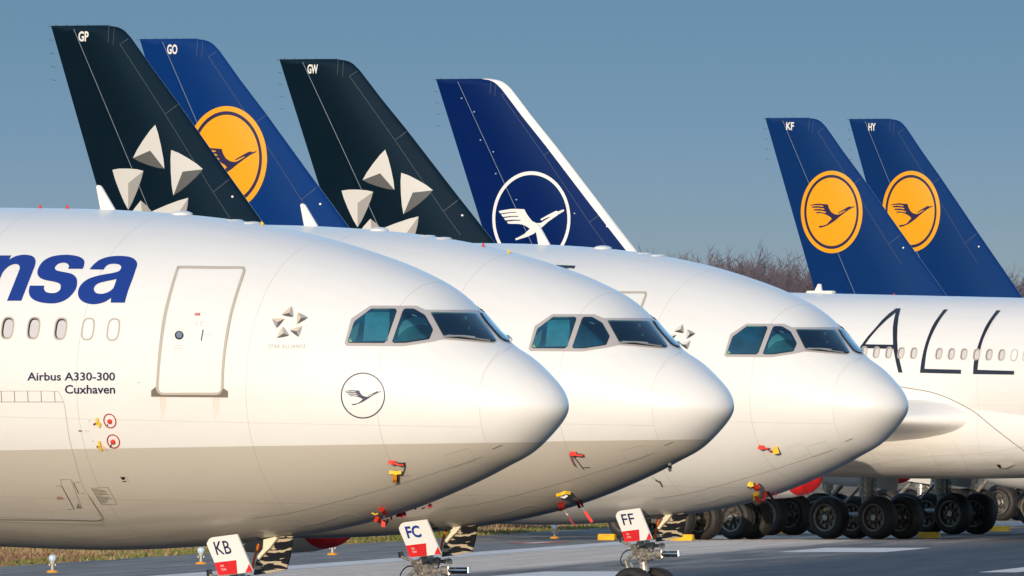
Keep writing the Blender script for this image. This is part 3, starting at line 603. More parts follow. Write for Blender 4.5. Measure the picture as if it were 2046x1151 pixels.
ME_DISC2 = decal("emblem_crane", join2d(tris2d([kz(ell(445, 581, 338, 461, 72)), kz(ell(446, 580, 311, 425, 72))]), tris2d([kz(BIRD)])), KF, None, .010, 5, BV_FIN)
nz = lambda pts: zm(pts, 7.195, 970, 330)
BIRDN = [(190, 660), (280, 643), (370, 630), (460, 629), (560, 635), (600, 710), (640, 765), (680, 810), (740, 835), (800, 830), (830, 808), (932, 748), (928, 741), (880, 757), (808, 796), (792, 786), (800, 772), (900, 715), (1020, 655), (1042, 668), (1125, 635), (1132, 660), (1060, 702), (1000, 745), (900, 815), (790, 915), (690, 990), (600, 1030), (500, 1060), (440, 1080), (430, 1055), (470, 1040), (560, 990), (640, 915), (600, 885), (540, 855), (480, 845), (330, 842), (310, 812), (420, 800), (515, 798), (500, 787), (400, 784), (290, 793), (265, 762), (370, 745), (480, 741), (468, 730), (350, 733), (255, 745), (225, 708), (340, 690), (450, 681), (440, 672), (330, 679), (215, 695)]
ME_NRING = decal("emblem_crane", join2d(tris2d([nz(ell(661, 772, 561, 684, 72)), nz(ell(661, 772, 519, 632, 72))]), tris2d([nz(BIRDN)])), NX, None, .006, 5, BV_FIN)
_b = bmesh.new(); _R = []
for te, le, z in FROW:
    c = le - te; tt = [.35 / c * k / 6 for k in range(7)]; loop = [(le + .012 - t * c, -(naca(t) * .095 * c + .008), z) for t in reversed(tt)] + [(le + .012 - t * c, naca(t) * .095 * c + .008, z) for t in tt[1:]]
    _R.append([_b.verts.new(p) for p in loop])
for a, b in zip(_R, _R[1:]):
    for k in range(len(a) - 1): _b.faces.new((a[k], a[k + 1], b[k + 1], b[k]))
ME_NSTR = bm_mesh("leading_edge_stripe", _b)
ME_WICK = []
def wick(a, b, r):
    bm = bmesh.new(); tube(bm, [a, b], r, 5); ME_WICK.append(bm_mesh("static_wick", bm))
for k in range(5):
    te = FROW[0][0] + (FROW[9][0] - FROW[0][0]) * k / 9 * 1.15; z = FROW[0][2] - .05 - .43 * k * 1.02; wick((te + .05, 0, z), (te - .12, 0, z + .03), .007)
for k in range(4): wick((FROW[0][0] + .25 + .45 * k, 0, FROW[0][2] - .01), (FROW[0][0] + .18 + .45 * k, 0, FROW[0][2] + .06), .006)
# ------------------------------------------------------------------ assemble one aircraft
def airliner(label, spot, fus, rad, finm, code=None, tail=None, nose=True, letters=None, engines=4, centre=True, group="airliners parked in echelon on the runway", ez=0.0, ex=0.0):
    r = bpy.data.objects.new("airliner", None); C.objects.link(r); r.matrix_world = spot.M; tag(r, label, "airplane", group)
    f = link("fuselage", ME_FUS, [fus], r); link("radome", ME_RADOME, [rad], r); link("belly_fairing", ME_FAIR, [fus], r)
    for s in (-1, 1):
        link("wing", ME_WING[s], [M_WHITE], r); link("horizontal_stabilizer", ME_STAB[s], [M_NAC], r)
        for k in (('in', 'out') if engines == 4 else ('in',)):
            x, y, z = ENG[k]; e = link("engine", ME_ENG, [M_NAC], r); e.location = (-x + ex, s * y, z + ez); pl = link("pylon", ME_PYL, [M_NAC], e)
    fn = link("fin", ME_FIN, [finm], r); link("rudder", ME_RUD, [finm], fn)
    link("hinge_line", ME_FLINE, [mat("hinge_line_grey", (.20, .24, .28), .4)], fn); link("panel_lines", ME_FSEAM, [mat("panel_line_grey", (.10, .12, .14), .4)], fn); link("light_dot", ME_RIVET, [M_WL], fn); [link("static_wick", w, [M_HOSE], fn) for w in ME_WICK]
    if code: link("tail_code", decal("tail_code", text2d(code, 157, 62.5, 177.5, 83, bold=.03), GP, None, .006, 5, BV_FIN), [M_WL], fn)
    if tail == 'star': link("star_emblem", ME_FSTAR, [M_S1, M_S2, M_S3], fn)
    if tail == 'disc': link("emblem_disc", ME_DISC, [M_YEL], fn); link("emblem_crane", ME_DISC2, [M_CRANE], fn)
    if tail == 'ring': link("emblem_crane", ME_NRING, [M_WL], fn); link("leading_edge_stripe", ME_NSTR, [M_WL], fn)
    for s in (-1, 1):
        b = link("main_gear", ME_BOG[s], [M_STEEL], r); b.location = (-MGX, s * 5.34, 0)
        d = link("gear_door", ME_GDOOR, [M_NAC], b); d.location = (0, s * .62, 0)
        for x in (-.99, .99):
            for y in (-.7, .7): w = link("main_wheel", ME_MWHEEL, [M_TYRE, M_RIM], b); w.location = (x, y, .70); w.rotation_euler.y = random.random() * 6
    if centre:
        b = link("centre_gear", ME_CGEAR, [M_STEEL], r); b.location = (-MGX - .9, 0, 0)
        for y in (-.48, .48): w = link("main_wheel", ME_MWHEEL, [M_TYRE, M_RIM], b); w.location = (0, y, .70)
    g = link("nose_gear", ME_STRUT, [M_STEEL], r); gx, gq = (.07, -.075) if spot is P1 else (0.0, 0.0); g.location = (gx, 0, gq); link("bright_piston", ME_PISTON, [M_CHROME], g); link("tow_fitting", ME_TOW, [M_CHROME], g); [link("hydraulic_hose", h, [M_HOSE], g) for h in ME_HOSES]
    for y in (-.36, .36): w = link("nose_wheel", ME_NWHEEL, [M_TYRE, M_RIM], g); w.location = (NGX, y, .525)
    if nose:
        link("taxi_lamp", ME_LAMP, [M_CHROME], g); link("orange_wire", ME_WIRE, [M_OR], g); link("gear_bay", ME_BAY, [M_SHAD], r)
        d = link("nose_gear_door", ME_ND, [M_WL], r); d.location = (gx, 0, gq); d['label'] = "white nose gear door with lettering"
        link("no_tow_patch", ME_PRED, [M_RED], d); link("red_corner", ME_PTRI, [M_RED], d); link("no_tow_lettering", ME_PTXT, [M_WL], d)
        if letters: link("door_lettering", flat3("door_lettering", plate_text(letters, 352 if letters != 'FC' else 350, 208, 535, 378, -48, .03 if letters == 'FC' else .008), -1.056), [M_BLUEL if letters == 'FC' else M_NAVY], d)
        d = link("nose_gear_door", ME_ND2, [M_LINING], r); d.location = (gx, 0, gq); d['label'] = "nose gear door with painted ribs and reflections inside"; link("door_link", ME_NLINK, [M_CREAM], d)
        D = {}
        for nm, me, mats, key, under in NOSE:
            if nm in ('sun_blind', 'window_reveal') and ((spot is P2 and under == 'sides') or (spot is P3 and under == 'afts')): continue
            o = link(nm, me, mats if mats else [fus], D[under] if under else r)
            if key: D[key] = o
    return r
A1 = airliner("nearest white and grey airliner, KB on nose gear door, blue letters nsa on side", P1, M_TWO, M_RADG, M_BLUEFIN, "KB", 'disc', True, "KB", 2, False)
A2 = airliner("middle of the three noses, white and grey airliner with FC on its nose gear door", P2, M_TWO, M_RADG, M_BLUEFIN, "FC", 'disc', True, "FC", ez=.2)
A3 = airliner("all white airliner nose with star emblem and FF on its nose gear door", P3, M_WHITE, M_RADW, M_BLACKFIN, None, 'star', True, "FF", ez=-.1, ex=.65)
A4 = airliner("white airliner with large black letters ALL on its side and black tail marked GP", GP, M_WHITE, M_RADW, M_BLACKFIN, "GP", 'star', False)
A5 = airliner("airliner with blue tail and yellow crane disc marked GO, behind the black GP tail", GO, M_TWO, M_RADG, M_BLUEFIN, "GO", 'disc', False, ez=.28)
A6 = airliner("airliner with black star tail marked GW, between the two blue tails", GW, M_WHITE, M_RADW, M_BLACKFIN, "GW", 'star', False)
A7 = airliner("airliner with navy tail, white crane in a ring and white leading edge stripe", NX, M_WHITE, M_RADW, M_NAVYFIN, None, 'ring', False)
A8 = airliner("far airliner with blue tail and yellow crane disc marked KF", KF, M_TWO, M_RADG, M_BLUEFIN2, "KF", 'disc', False, engines=2, centre=False)
A9 = airliner("farthest airliner, blue tail with yellow crane disc marked HY at the right", HY, M_TWO, M_RADG, M_BLUEFIN2, "HY", 'disc', False)
# ------------------------------------------------------------------ lettering and marks of the single aircraft
LN = [(-60, 162, 1), (120, 162, 1), (95, 207, 1), (160, 172), (230, 156), (300, 158), (350, 175), (373, 215), (367, 265), (345, 325), (225, 635, 1), (75, 635, 1), (195, 335), (208, 290), (200, 265), (175, 253), (140, 255), (95, 275), (45, 320), (10, 385), (-90, 635, 1), (-240, 635, 1)]
LS = [(867, 302, 1), (715, 302, 1), (722, 270), (700, 245), (660, 238), (610, 250), (580, 280), (577, 303), (605, 322), (680, 337), (750, 354), (795, 390), (808, 440), (795, 510), (745, 580), (680, 630), (600, 658), (520, 663), (430, 652), (360, 628), (318, 590), (303, 540), (313, 477, 1), (465, 477, 1), (462, 510), (480, 540), (520, 553), (580, 552), (625, 525), (637, 485), (620, 455), (560, 435), (480, 420), (420, 395), (393, 350), (405, 290), (450, 225), (520, 182), (600, 162), (700, 155), (790, 165), (850, 185), (880, 215), (882, 255)]
LA = [(938, 308, 1), (985, 252), (1050, 205), (1130, 178), (1220, 167), (1310, 170), (1380, 185), (1425, 220), (1435, 260), (1420, 310), (1390, 400), (1345, 520), (1315, 620), (1308, 655, 1), (1160, 655, 1), (1162, 605, 1), (1120, 635), (1060, 660), (970, 672), (890, 655), (840, 620), (818, 570), (825, 510), (860, 455), (920, 410), (1000, 380), (1100, 358), (1180, 345), (1245, 325), (1268, 290), (1255, 262), (1210, 250), (1150, 253), (1110, 275), (1085, 310, 1)]
LAH = [(1220, 408, 1), (1200, 470), (1180, 510), (1130, 545), (1070, 562), (1010, 555), (985, 525), (985, 500), (1000, 475), (1040, 450), (1120, 430), (1180, 418)]
for nm, loops in (("n", [cr(LN)]), ("s", [cr(LS)]), ("a", [cr(LA), cr(LAH)])): link("title_letter", decal("title_letter", tris2d([cw(l) for l in loops]), P1, None, .005, 6), [M_BLUEL], A1)
link("type_lettering", decal("type_lettering", text2d("Airbus A330-300", 54.9, 743.9, 230.4, 760.7, bold=.018), P1, None, .005, 6), [M_NAVY], A1); link("name_lettering", decal("name_lettering", text2d("Cuxhaven", 130, 769, 230.4, 786.8, bold=.018), P1, None, .005, 6), [M_NAVY], A1)
cz = lambda pts: zm(pts, 11.28, 675, 738)
B1 = [(150 + (x - 178) * 1.5117, 495 + (y - 497) * 1.125 - .036 * (x - 178)) for x, y in BIRD]
link("crane_emblem", decal("crane_emblem", join2d(tris2d([cz(ell(568, 590, 500, 517, 72)), cz(ell(568, 590, 474, 490, 72))]), tris2d([cz(B1)])), P1, None, .005, 3), [mat("emblem_indigo", (.02, .022, .08), .35, coat=.5)], A1)
sz_ = lambda p: zm([p], 10.46, 530, 600)[0]
SS = [([(553, 128), (345, 308), (590, 352)], (497, 268), (0, 2, 1)), ([(680, 262), (895, 365), (668, 500)], (748, 372), (1, 2, 0)), ([(773, 540), (700, 768), (518, 628)], (658, 650), (1, 2, 0)), ([(368, 552), (503, 738), (242, 790)], (378, 695), (1, 2, 0)), ([(148, 392), (405, 390), (242, 585)], (260, 460), (0, 2, 1))]
_v, _f, _mi = star_shape([([sz_(p) for p in o], sz_(c), t) for o, c, t in SS]); ME_NSTAR = decal("star_emblem", (_v, _f), P1, None, .005, 3, None, _mi)
ME_NSTXT = decal("alliance_lettering", text2d("STAR ALLIANCE", 536.5, 688.5, 610.5, 696, spacing=1.25), P1, None, .005, 4)
for a, mm in ((A1, [mat("emblem_cream", (.62, .50, .38), .4), M_S2, M_S3]), (A3, [mat("emblem_silver", (.62, .58, .52), .4), mat("emblem_mid_grey", (.26, .24, .20), .4), mat("emblem_dark_green", (.05, .06, .045), .4)])):
    link("star_emblem", ME_NSTAR, mm, a); link("alliance_lettering", ME_NSTXT, [M_GL if a is A1 else M_FAINT], a)
pz = lambda pts: zm(pts, 10.46, 140, 810)
def mk(name, shape, m, a=A1, spot=P1, off=.006, mp=4): return link(name, decal(name, shape, spot, None, off, mp), [m], a)
for cx, cy, rx, ry, sl in ((837, 324, 136, 154, .12), (910, 750, 137, 148, .14)):
    mk("static_port_ring", tris2d([pz(ell(cx, cy, rx, ry, 40, 2, -sl)), pz(ell(cx, cy, rx - 23, ry - 23, 40, 2, -sl))]), mat("ring_dark_red", (.36, .012, .016), .5))
mk("static_port_label", stroke2d(pz([(182, 530), (255, 532)]), 2.2), M_BLACKL); mk("static_port_label", stroke2d(pz([(290, 522), (415, 522)]), 1.0), M_FAINT); mk("static_port_label", stroke2d(pz([(310, 550), (405, 550)]), 1.0), M_FAINT)
for u, v in ((408, 320), (484, 745)): mk("drain_dot", tris2d([pz(ell(u, v, 13, 13, 10))]), M_GL)
qz = lambda pts: zm(pts, 8.855, 80, 930)
mk("placard_outline", stroke2d(qz([(905, 395), (1205, 383), (1365, 682), (1095, 688)]), .9, True), M_SILL)
for k in range(11):
    t = k / 11; x0 = 925 + 175 * t; y = 415 + 265 * t; w = random.choice((90, 150, 230, 200, 120)); mk("placard_lettering", stroke2d(qz([(x0, y), (min(x0 + w, x0 + 262), y - w * .03)]), 1.2), mat("placard_ink", (.20, .18, .14), .6))
mk("service_vent", tris2d([qz([(1420, 200), (1502, 197), (1508, 240), (1458, 252)])]), M_DARKP); mk("service_vent", tris2d([qz([(1460, 277), (1525, 266), (1532, 284), (1466, 291)])]), M_DARKP); mk("service_vent", stroke2d(qz([(1530, 195), (1572, 290)]), .8), M_GL)
mk("latch_slot", stroke2d(qz([(384, 355), (606, 764), ]), 1.2), M_DARKP); mk("latch_slot", stroke2d(qz([(592, 294), (688, 492)]), 1.2), M_DARKP)
for l in ([(360, 245), (548, 243), (742, 752)], [(285, 358), (372, 357)], [(480, 772), (606, 764)], [(622, 292), (716, 291)], [(730, 490), (792, 489)], [(365, 250), (390, 355)]): mk("cargo_panel_line", stroke2d(qz(l), .7), mat("panel_line_brown", (.19, .165, .135), .6))
mk("cargo_panel_stain", tris2d([qz([(640, 755), (672, 660), (742, 752)])]), mat("stain_brown", (.24, .2, .14), .6)); mk("cargo_panel_notice", tris2d([qz([(300, 545), (385, 545), (430, 590), (305, 596)])]), mat("notice_faded_red", (.36, .22, .17), .6))
mk("cargo_door_seam", stroke2d(cr(zm([(0, 208), (270, 208), (300, 216), (325, 262), (336, 320), (355, 450), (385, 560), (418, 680), (455, 745), (515, 845), (530, 862), (520, 878), (480, 886), (0, 872)], *Z2), 4, False), .8), M_GL)
mk("cargo_door_hinge", stroke2d(zm([(0, 263), (327, 263)], *Z2), .8), M_SILL)
for x in (7, 74, 142, 210, 279): mk("cargo_door_hinge", stroke2d(zm([(x, 208), (x + 3, 262)], *Z2), .9), M_DARKP)
mk("cargo_door_lip", tris2d([zm([(0, 829), (480, 843), (515, 856), (500, 866), (0, 850)], *Z2)]), mat("lip_bright_grey", (.55, .51, .45), .3, coat=.5)); mk("cargo_door_edge", stroke2d(zm([(0, 862), (300, 864), (470, 868), (515, 866), (529, 855), (520, 840), (450, 735)], *Z2), 1.3), M_SILL)
for x0 in (815, 1085):
    for k in range(5):
        xx = x0 + k * 7; mk("sill_rust_streak", tris2d([zm([(xx, 238), (xx + 4, 238), (xx + 6 + k, 238 + 70 + 17 * ((k * 3) % 4)), (xx + 4 + k, 238 + 62 + 17 * ((k * 3) % 4))], *Z2)]), mat("rust_tint", (.70, .62, .51), .5), off=.003)
mk("drain_dot", tris2d([zm(ell(708, 164, 4, 4, 10), *Z2)]), M_GL)
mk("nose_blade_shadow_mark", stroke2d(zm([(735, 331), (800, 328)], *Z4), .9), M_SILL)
def mk3(name, shape, m, off=.006): return mk(name, shape, m, A3, P3, off, 5)
mk3("title_letter", tris2d([[(1112, 530), (1150, 531.5), (1147, 537.5), (1139, 536), (1112, 541)]]), M_BLACKL)
Z7 = (8.22, 1480, 870)
mk3("access_panel_line", stroke2d(zm([(770, 190), (985, 130), (1015, 125), (1130, 290), (890, 385)], *Z7), .6, True), M_FAINT)
mk("title_letter", tris2d([zm([(535, 97), (590, 97), (565, 200), (552, 320), (548, 450), (555, 580), (580, 720), (613, 855), (563, 855), (535, 740), (512, 622), (505, 577), (200, 568), (160, 567), (90, 690), (35, 850), (-15, 850), (40, 690), (115, 545), (200, 430), (290, 330), (370, 235), (450, 160)], 5.913, 1700, 600), zm([(530, 148), (430, 230), (330, 325), (230, 440), (172, 521), (500, 526), (497, 420), (497, 320), (510, 230)], 5.913, 1700, 600)]), M_BLACKL, A4, GP, .006, 5)
for P_ in ([(1100, 110, 1), (1150, 110, 1), (1070, 210), (1000, 330), (940, 460), (895, 620), (872, 810, 1), (1305, 822, 1), (1303, 870, 1), (818, 858, 1), (835, 720), (870, 560), (920, 410), (985, 270)], [(1722, 120, 1), (1772, 122, 1), (1690, 225), (1620, 345), (1560, 480), (1520, 640), (1497, 822, 1), (1932, 835, 1), (1930, 880, 1), (1445, 873, 1), (1455, 735), (1490, 580), (1545, 420), (1610, 280)]):
    mk("title_letter", tris2d([zm(cr(P_), 5.913, 1700, 600)]), M_BLACKL, A4, GP, .006, 5)
az = lambda pts: zm(pts, 5.913, 1700, 600)
for x in (10, 157, 303, 450, 595, 745, 1042, 1190, 1337, 1487, 1635, 1783, 1932, 2075):
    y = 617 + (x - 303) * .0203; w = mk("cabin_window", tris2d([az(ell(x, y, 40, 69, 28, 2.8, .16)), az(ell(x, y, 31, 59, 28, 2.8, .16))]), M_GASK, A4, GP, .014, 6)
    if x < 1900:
        link("window_recess_shadow", decal("recess_shadow", tris2d([az(ell(x, y, 31, 59, 28, 2.8, .16))]), GP, None, .009, 6), [mat("recess_shadow_brown", (.22, .17, .14), .6)], w)  # brown patch painted as shade within the ring
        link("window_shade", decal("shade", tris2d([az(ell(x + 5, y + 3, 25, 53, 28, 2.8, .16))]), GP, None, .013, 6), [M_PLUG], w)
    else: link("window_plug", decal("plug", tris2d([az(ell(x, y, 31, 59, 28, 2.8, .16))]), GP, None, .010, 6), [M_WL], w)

def body_line(pts, w, m): return link("fairing_seam", decal("fairing_seam", stroke2d(cr(pts, 6, False), w), GP, None, .01, 5, BV_BODY), [m], A4)
M_SEAM = mat("seam_brown", (.12, .085, .06), .7)  # brown of the dark line along the fairing joint
body_line([(1770, 768), (1812, 775), (1862, 784), (1905, 800), (1945, 822), (1980, 850), (2012, 875), (2050, 903)], 1.2, M_SEAM)
for l in ([(1850, 885), (1862, 905), (1880, 945)], [(1905, 880), (1925, 915), (1935, 945)], [(1690, 935), (1760, 925), (1850, 912), (1960, 905), (2046, 892)]): body_line(l, .6, M_FAINT)
link("drain_mast", decal("drain_mast", tris2d([[(1993, 927), (2030, 925), (2010, 933), (1998, 932)]]), GP, None, .05, 5, BV_BODY), [M_WL], A4); link("drain_mast_shadow_gap", decal("gap", tris2d([[(1992, 925), (2000, 925), (2002, 932), (1996, 931)]]), GP, None, .06, 5, BV_BODY), [M_DARKP], A4)

for x, y in ((232, 180), (312, 267), (352, 447), (434, 522), (450, 662), (582, 828), (953, 916)):
    q = zm([(x, y)], 3.198, 850, 140)[0]; link("light_dot", decal("light_dot", tris2d([ell(q[0], q[1], 1.7, 1.2, 10)]), NX, None, .006, 5, BV_FIN), [mat("pale_rivet_blue", (.35, .45, .62), .4)], [k for k in A7.children if k.name.startswith("fin")][0])
# ------------------------------------------------------------------ ground: field, runway, markings
RA = math.radians(3.31); RD = Vector((math.sin(RA), math.cos(RA), 0)); RR = Vector((math.cos(RA), -math.sin(RA), 0))
_p = ground(797, 1116); RO = Vector((_p.x, _p.y, 0))            # a point on the white edge line; t runs along the runway, o across it to the right
def rw(t, o, z=0.0): return RO + RD * t + RR * o + Vector((0, 0, z))
def tof(u, v): p = ground(u, v) - RO; return p.dot(RD), p.dot(RR)
def grain(m, k):
    """coarse aggregate: every stone face leans its own way, far below a pixel in size"""
    n = m.node_tree; N = n.nodes; K = n.links.new; p = N["Principled BSDF"]; t = N.new("ShaderNodeTexCoord"); s = N.new("ShaderNodeVectorMath"); s.operation = 'SCALE'; s.inputs[3].default_value = 173.0; K(t.outputs['Object'], s.inputs[0])
    w = N.new("ShaderNodeTexWhiteNoise"); w.noise_dimensions = '3D'; K(s.outputs[0], w.inputs['Vector'])
    a = N.new("ShaderNodeVectorMath"); a.operation = 'SUBTRACT'; a.inputs[1].default_value = (.5, .5, .5); K(w.outputs['Color'], a.inputs[0])
    b = N.new("ShaderNodeVectorMath"); b.operation = 'MULTIPLY_ADD'; b.inputs[1].default_value = (k, k, 0); b.inputs[2].default_value = (0, 0, 1); K(a.outputs[0], b.inputs[0])
    c = N.new("ShaderNodeVectorMath"); c.operation = 'NORMALIZE'; K(b.outputs[0], c.inputs[0]); K(c.outputs[0], p.inputs['Normal'])
def asphalt(name, c1, c2, band=None, sheen=.35, rough=.75):
    m = bpy.data.materials.new(name); m.use_nodes = True; n = m.node_tree; N = n.nodes; K = n.links.new; p = N["Principled BSDF"]
    t = N.new("ShaderNodeTexCoord"); mp = N.new("ShaderNodeMapping"); mp.inputs['Scale'].default_value = (1.0, .028, 1); K(t.outputs['Object'], mp.inputs[0])
    z = N.new("ShaderNodeTexNoise"); z.inputs['Scale'].default_value = 1.1; z.inputs['Detail'].default_value = 8; z.inputs['Roughness'].default_value = .66; K(mp.outputs[0], z.inputs['Vector'])
    r = N.new("ShaderNodeValToRGB"); r.color_ramp.elements[0].position = .36; r.color_ramp.elements[0].color = c1; r.color_ramp.elements[1].position = .62; r.color_ramp.elements[1].color = c2; K(z.outputs[0], r.inputs[0]); col = r.outputs[0]
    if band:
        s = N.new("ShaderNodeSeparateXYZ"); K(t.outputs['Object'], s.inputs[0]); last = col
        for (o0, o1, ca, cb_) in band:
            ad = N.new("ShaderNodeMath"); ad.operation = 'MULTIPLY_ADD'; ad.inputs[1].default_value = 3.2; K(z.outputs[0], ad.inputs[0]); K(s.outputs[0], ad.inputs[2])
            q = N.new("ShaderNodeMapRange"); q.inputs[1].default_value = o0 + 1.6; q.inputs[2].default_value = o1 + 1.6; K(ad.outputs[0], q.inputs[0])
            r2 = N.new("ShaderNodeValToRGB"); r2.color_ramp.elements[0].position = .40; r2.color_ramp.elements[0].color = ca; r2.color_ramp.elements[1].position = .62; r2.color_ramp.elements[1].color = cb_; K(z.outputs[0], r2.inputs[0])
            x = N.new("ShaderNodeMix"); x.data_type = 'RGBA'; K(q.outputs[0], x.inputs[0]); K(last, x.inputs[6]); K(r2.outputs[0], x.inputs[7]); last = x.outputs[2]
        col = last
    mq = N.new("ShaderNodeMapping"); mq.inputs['Scale'].default_value = (3.4, .016, 1); K(t.outputs['Object'], mq.inputs[0])
    zq = N.new("ShaderNodeTexNoise"); zq.inputs['Scale'].default_value = 1.0; zq.inputs['Detail'].default_value = 6; zq.inputs['Roughness'].default_value = .7; K(mq.outputs[0], zq.inputs['Vector'])
    rq = N.new("ShaderNodeMapRange"); rq.inputs[1].default_value = .3; rq.inputs[2].default_value = .7; rq.inputs[3].default_value = .62; rq.inputs[4].default_value = 1.2; K(zq.outputs[0], rq.inputs[0])
    xq = N.new("ShaderNodeMix"); xq.data_type = 'RGBA'; xq.blend_type = 'MULTIPLY'; xq.inputs[0].default_value = 1; K(col, xq.inputs[6]); K(rq.outputs[0], xq.inputs[7]); col = xq.outputs[2]
    K(col, p.inputs['Base Color']); p.inputs['Roughness'].default_value = rough; p.inputs['Diffuse Roughness'].default_value = 1.0
    p.inputs['Sheen Tint'].default_value = (1, .93, .86, 1)
    if sheen:
        bw = N.new('ShaderNodeRGBToBW'); K(col, bw.inputs[0]); q = N.new('ShaderNodeMath'); q.operation = 'MULTIPLY_ADD'; q.use_clamp = True; q.inputs[1].default_value = 2.6; q.inputs[2].default_value = -.25; K(bw.outputs[0], q.inputs[0]); K(q.outputs[0], p.inputs['Sheen Weight']); p.inputs['Sheen Roughness'].default_value = .5
    b = N.new("ShaderNodeBump"); b.inputs['Strength'].default_value = .6; b.inputs['Distance'].default_value = .02; z3 = N.new("ShaderNodeTexNoise"); z3.inputs['Scale'].default_value = 40; z3.inputs['Detail'].default_value = 3; K(t.outputs['Object'], z3.inputs['Vector']); K(z3.outputs[0], b.inputs['Height'])
    grain(m, 3.0)
    return m
def sheet(name, t0, t1, o0, o1, z, m, nt_=2, kind='structure'):
    bm = bmesh.new(); vs = [bm.verts.new((o, t, 0)) for o, t in ((o0, t0), (o1, t0), (o1, t1), (o0, t1))]; bm.faces.new(vs); bm.normal_update()
    if bm.faces[:][0].normal.z < 0: bm.faces[:][0].normal_flip()
    o = link(name, bm_mesh(name, bm, smooth=False, recalc=False), [m]); o.location = RO + Vector((0, 0, z)); o.rotation_euler.z = -RA; return tag(o, kind=kind)
M_FIELD = asphalt("dry_field", (.12, .095, .04, 1), (.26, .18, .10, 1), rough=.9)
_b = bmesh.new(); vs = [_b.verts.new(p) for p in ((-4000, -500, 0), (4000, -500, 0), (4000, 9000, 0), (-4000, 9000, 0))]; _b.faces.new(vs); _me = bm_mesh("ground", _b, smooth=False, recalc=False); g = link("ground", _me, [M_FIELD]); g.location = (0, 0, -.02); tag(g, kind='structure')
OG = tof(390, 1107)[1]                                             # grass edge, left of the edge line
sheet("runway_shoulder", -900, 1500, OG, .0, .004, asphalt("shoulder_asphalt", (.13, .135, .14, 1), (.20, .20, .20, 1)))
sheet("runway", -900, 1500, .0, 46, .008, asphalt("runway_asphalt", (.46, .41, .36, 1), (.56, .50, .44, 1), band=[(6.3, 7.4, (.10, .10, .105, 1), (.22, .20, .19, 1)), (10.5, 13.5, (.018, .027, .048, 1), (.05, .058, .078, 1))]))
sheet("runway_shoulder", -900, 1500, 46, 54, .004, bpy.data.materials["shoulder_asphalt"])
M_LINE = mat("runway_white_paint", (.80, .79, .77), .7, noise=.25, nscale=.6); grain(M_LINE, 3.0); _q = M_LINE.node_tree.nodes['Principled BSDF']; _q.inputs['Sheen Weight'].default_value = .8; _q.inputs['Sheen Roughness'].default_value = .5; _q.inputs['Sheen Tint'].default_value = (1, .95, .9, 1)
sheet("runway_edge_line", -900, 1500, -.15, 1.25, .014, M_LINE)
for u, v in ((1152, 1149), (1712, 1100)):
    t, o = tof(u, v); sheet("touchdown_bar", t - 14, t + 16, o - 1.7, o + 1.5, .014, M_LINE)
t, o = tof(2046, 1139)
for k in (-2, -1, 0, 1, 2, 3): sheet("centre_line_dash", t - 15 + 60 * k, t + 15 + 60 * k, o - .55, o + .45, .014, M_LINE)
t, o = tof(1068, 1085)
M_RW = mat("red_ground_paint", (.62, .10, .05), .7)
sheet("red_white_ground_marking", t - 7, t + 7, o - .55, o - .1, .014, M_RW); sheet("red_white_ground_marking", t - 6, t + 6, o - .1, o + .3, .014, M_LINE); sheet("red_white_ground_marking", t - 7, t + 7, o + .3, o + .8, .014, M_RW)
# grass verge: many blades in one mesh
def blades(name, n, t0, t1, o0, o1, hmin, hmax, seed):
    rnd = random.Random(seed); V = []; Fc = []; mi = []
    for k in range(n):
        o = o0 + (o1 - o0) * rnd.random(); t = t0 + (t1 - t0) * rnd.random(); edge = o > OG - 1.6
        patch = math.sin(t * .05 + o * .7) + math.sin(t * .017 - o * .33 + 2) + rnd.gauss(0, .7)
        m = 1 if (edge and rnd.random() < .72) else (1 if patch > .8 else (2 if patch < -1.0 else 0))
        h = hmin + (hmax - hmin) * rnd.random() ** 2; h *= .75 if edge else 1
        c = rw(t, o, -.02)
        for q in range(4):
            a = rnd.random() * 6.28; w = .03 + .05 * rnd.random(); d = Vector((math.cos(a), math.sin(a), 0)); ln = Vector((rnd.gauss(0, .35), rnd.gauss(0, .35), 1)) * h * (.6 + .4 * rnd.random()); p = c + Vector((rnd.gauss(0, .12), rnd.gauss(0, .12), 0))
            b = len(V); V += [p - d * w, p + d * w, p + ln]; Fc.append((b, b + 1, b + 2)); mi.append(m)
    me = bpy.data.meshes.new(name); me.from_pydata(V, [], Fc); ob = link(name, me, [mat("dry_straw_blades", (.34, .23, .11), .8, noise=.3, nscale=.5), mat("green_blades", (.155, .165, .032), .8, noise=.3, nscale=.5), mat("brown_blades", (.24, .13, .07), .8, noise=.3, nscale=.5)]); me.polygons.foreach_set("material_index", mi); tag(ob, kind='stuff'); return ob
blades("grass", 42000, -90, 480, OG - 26, OG + .1, .07, .25, 3)
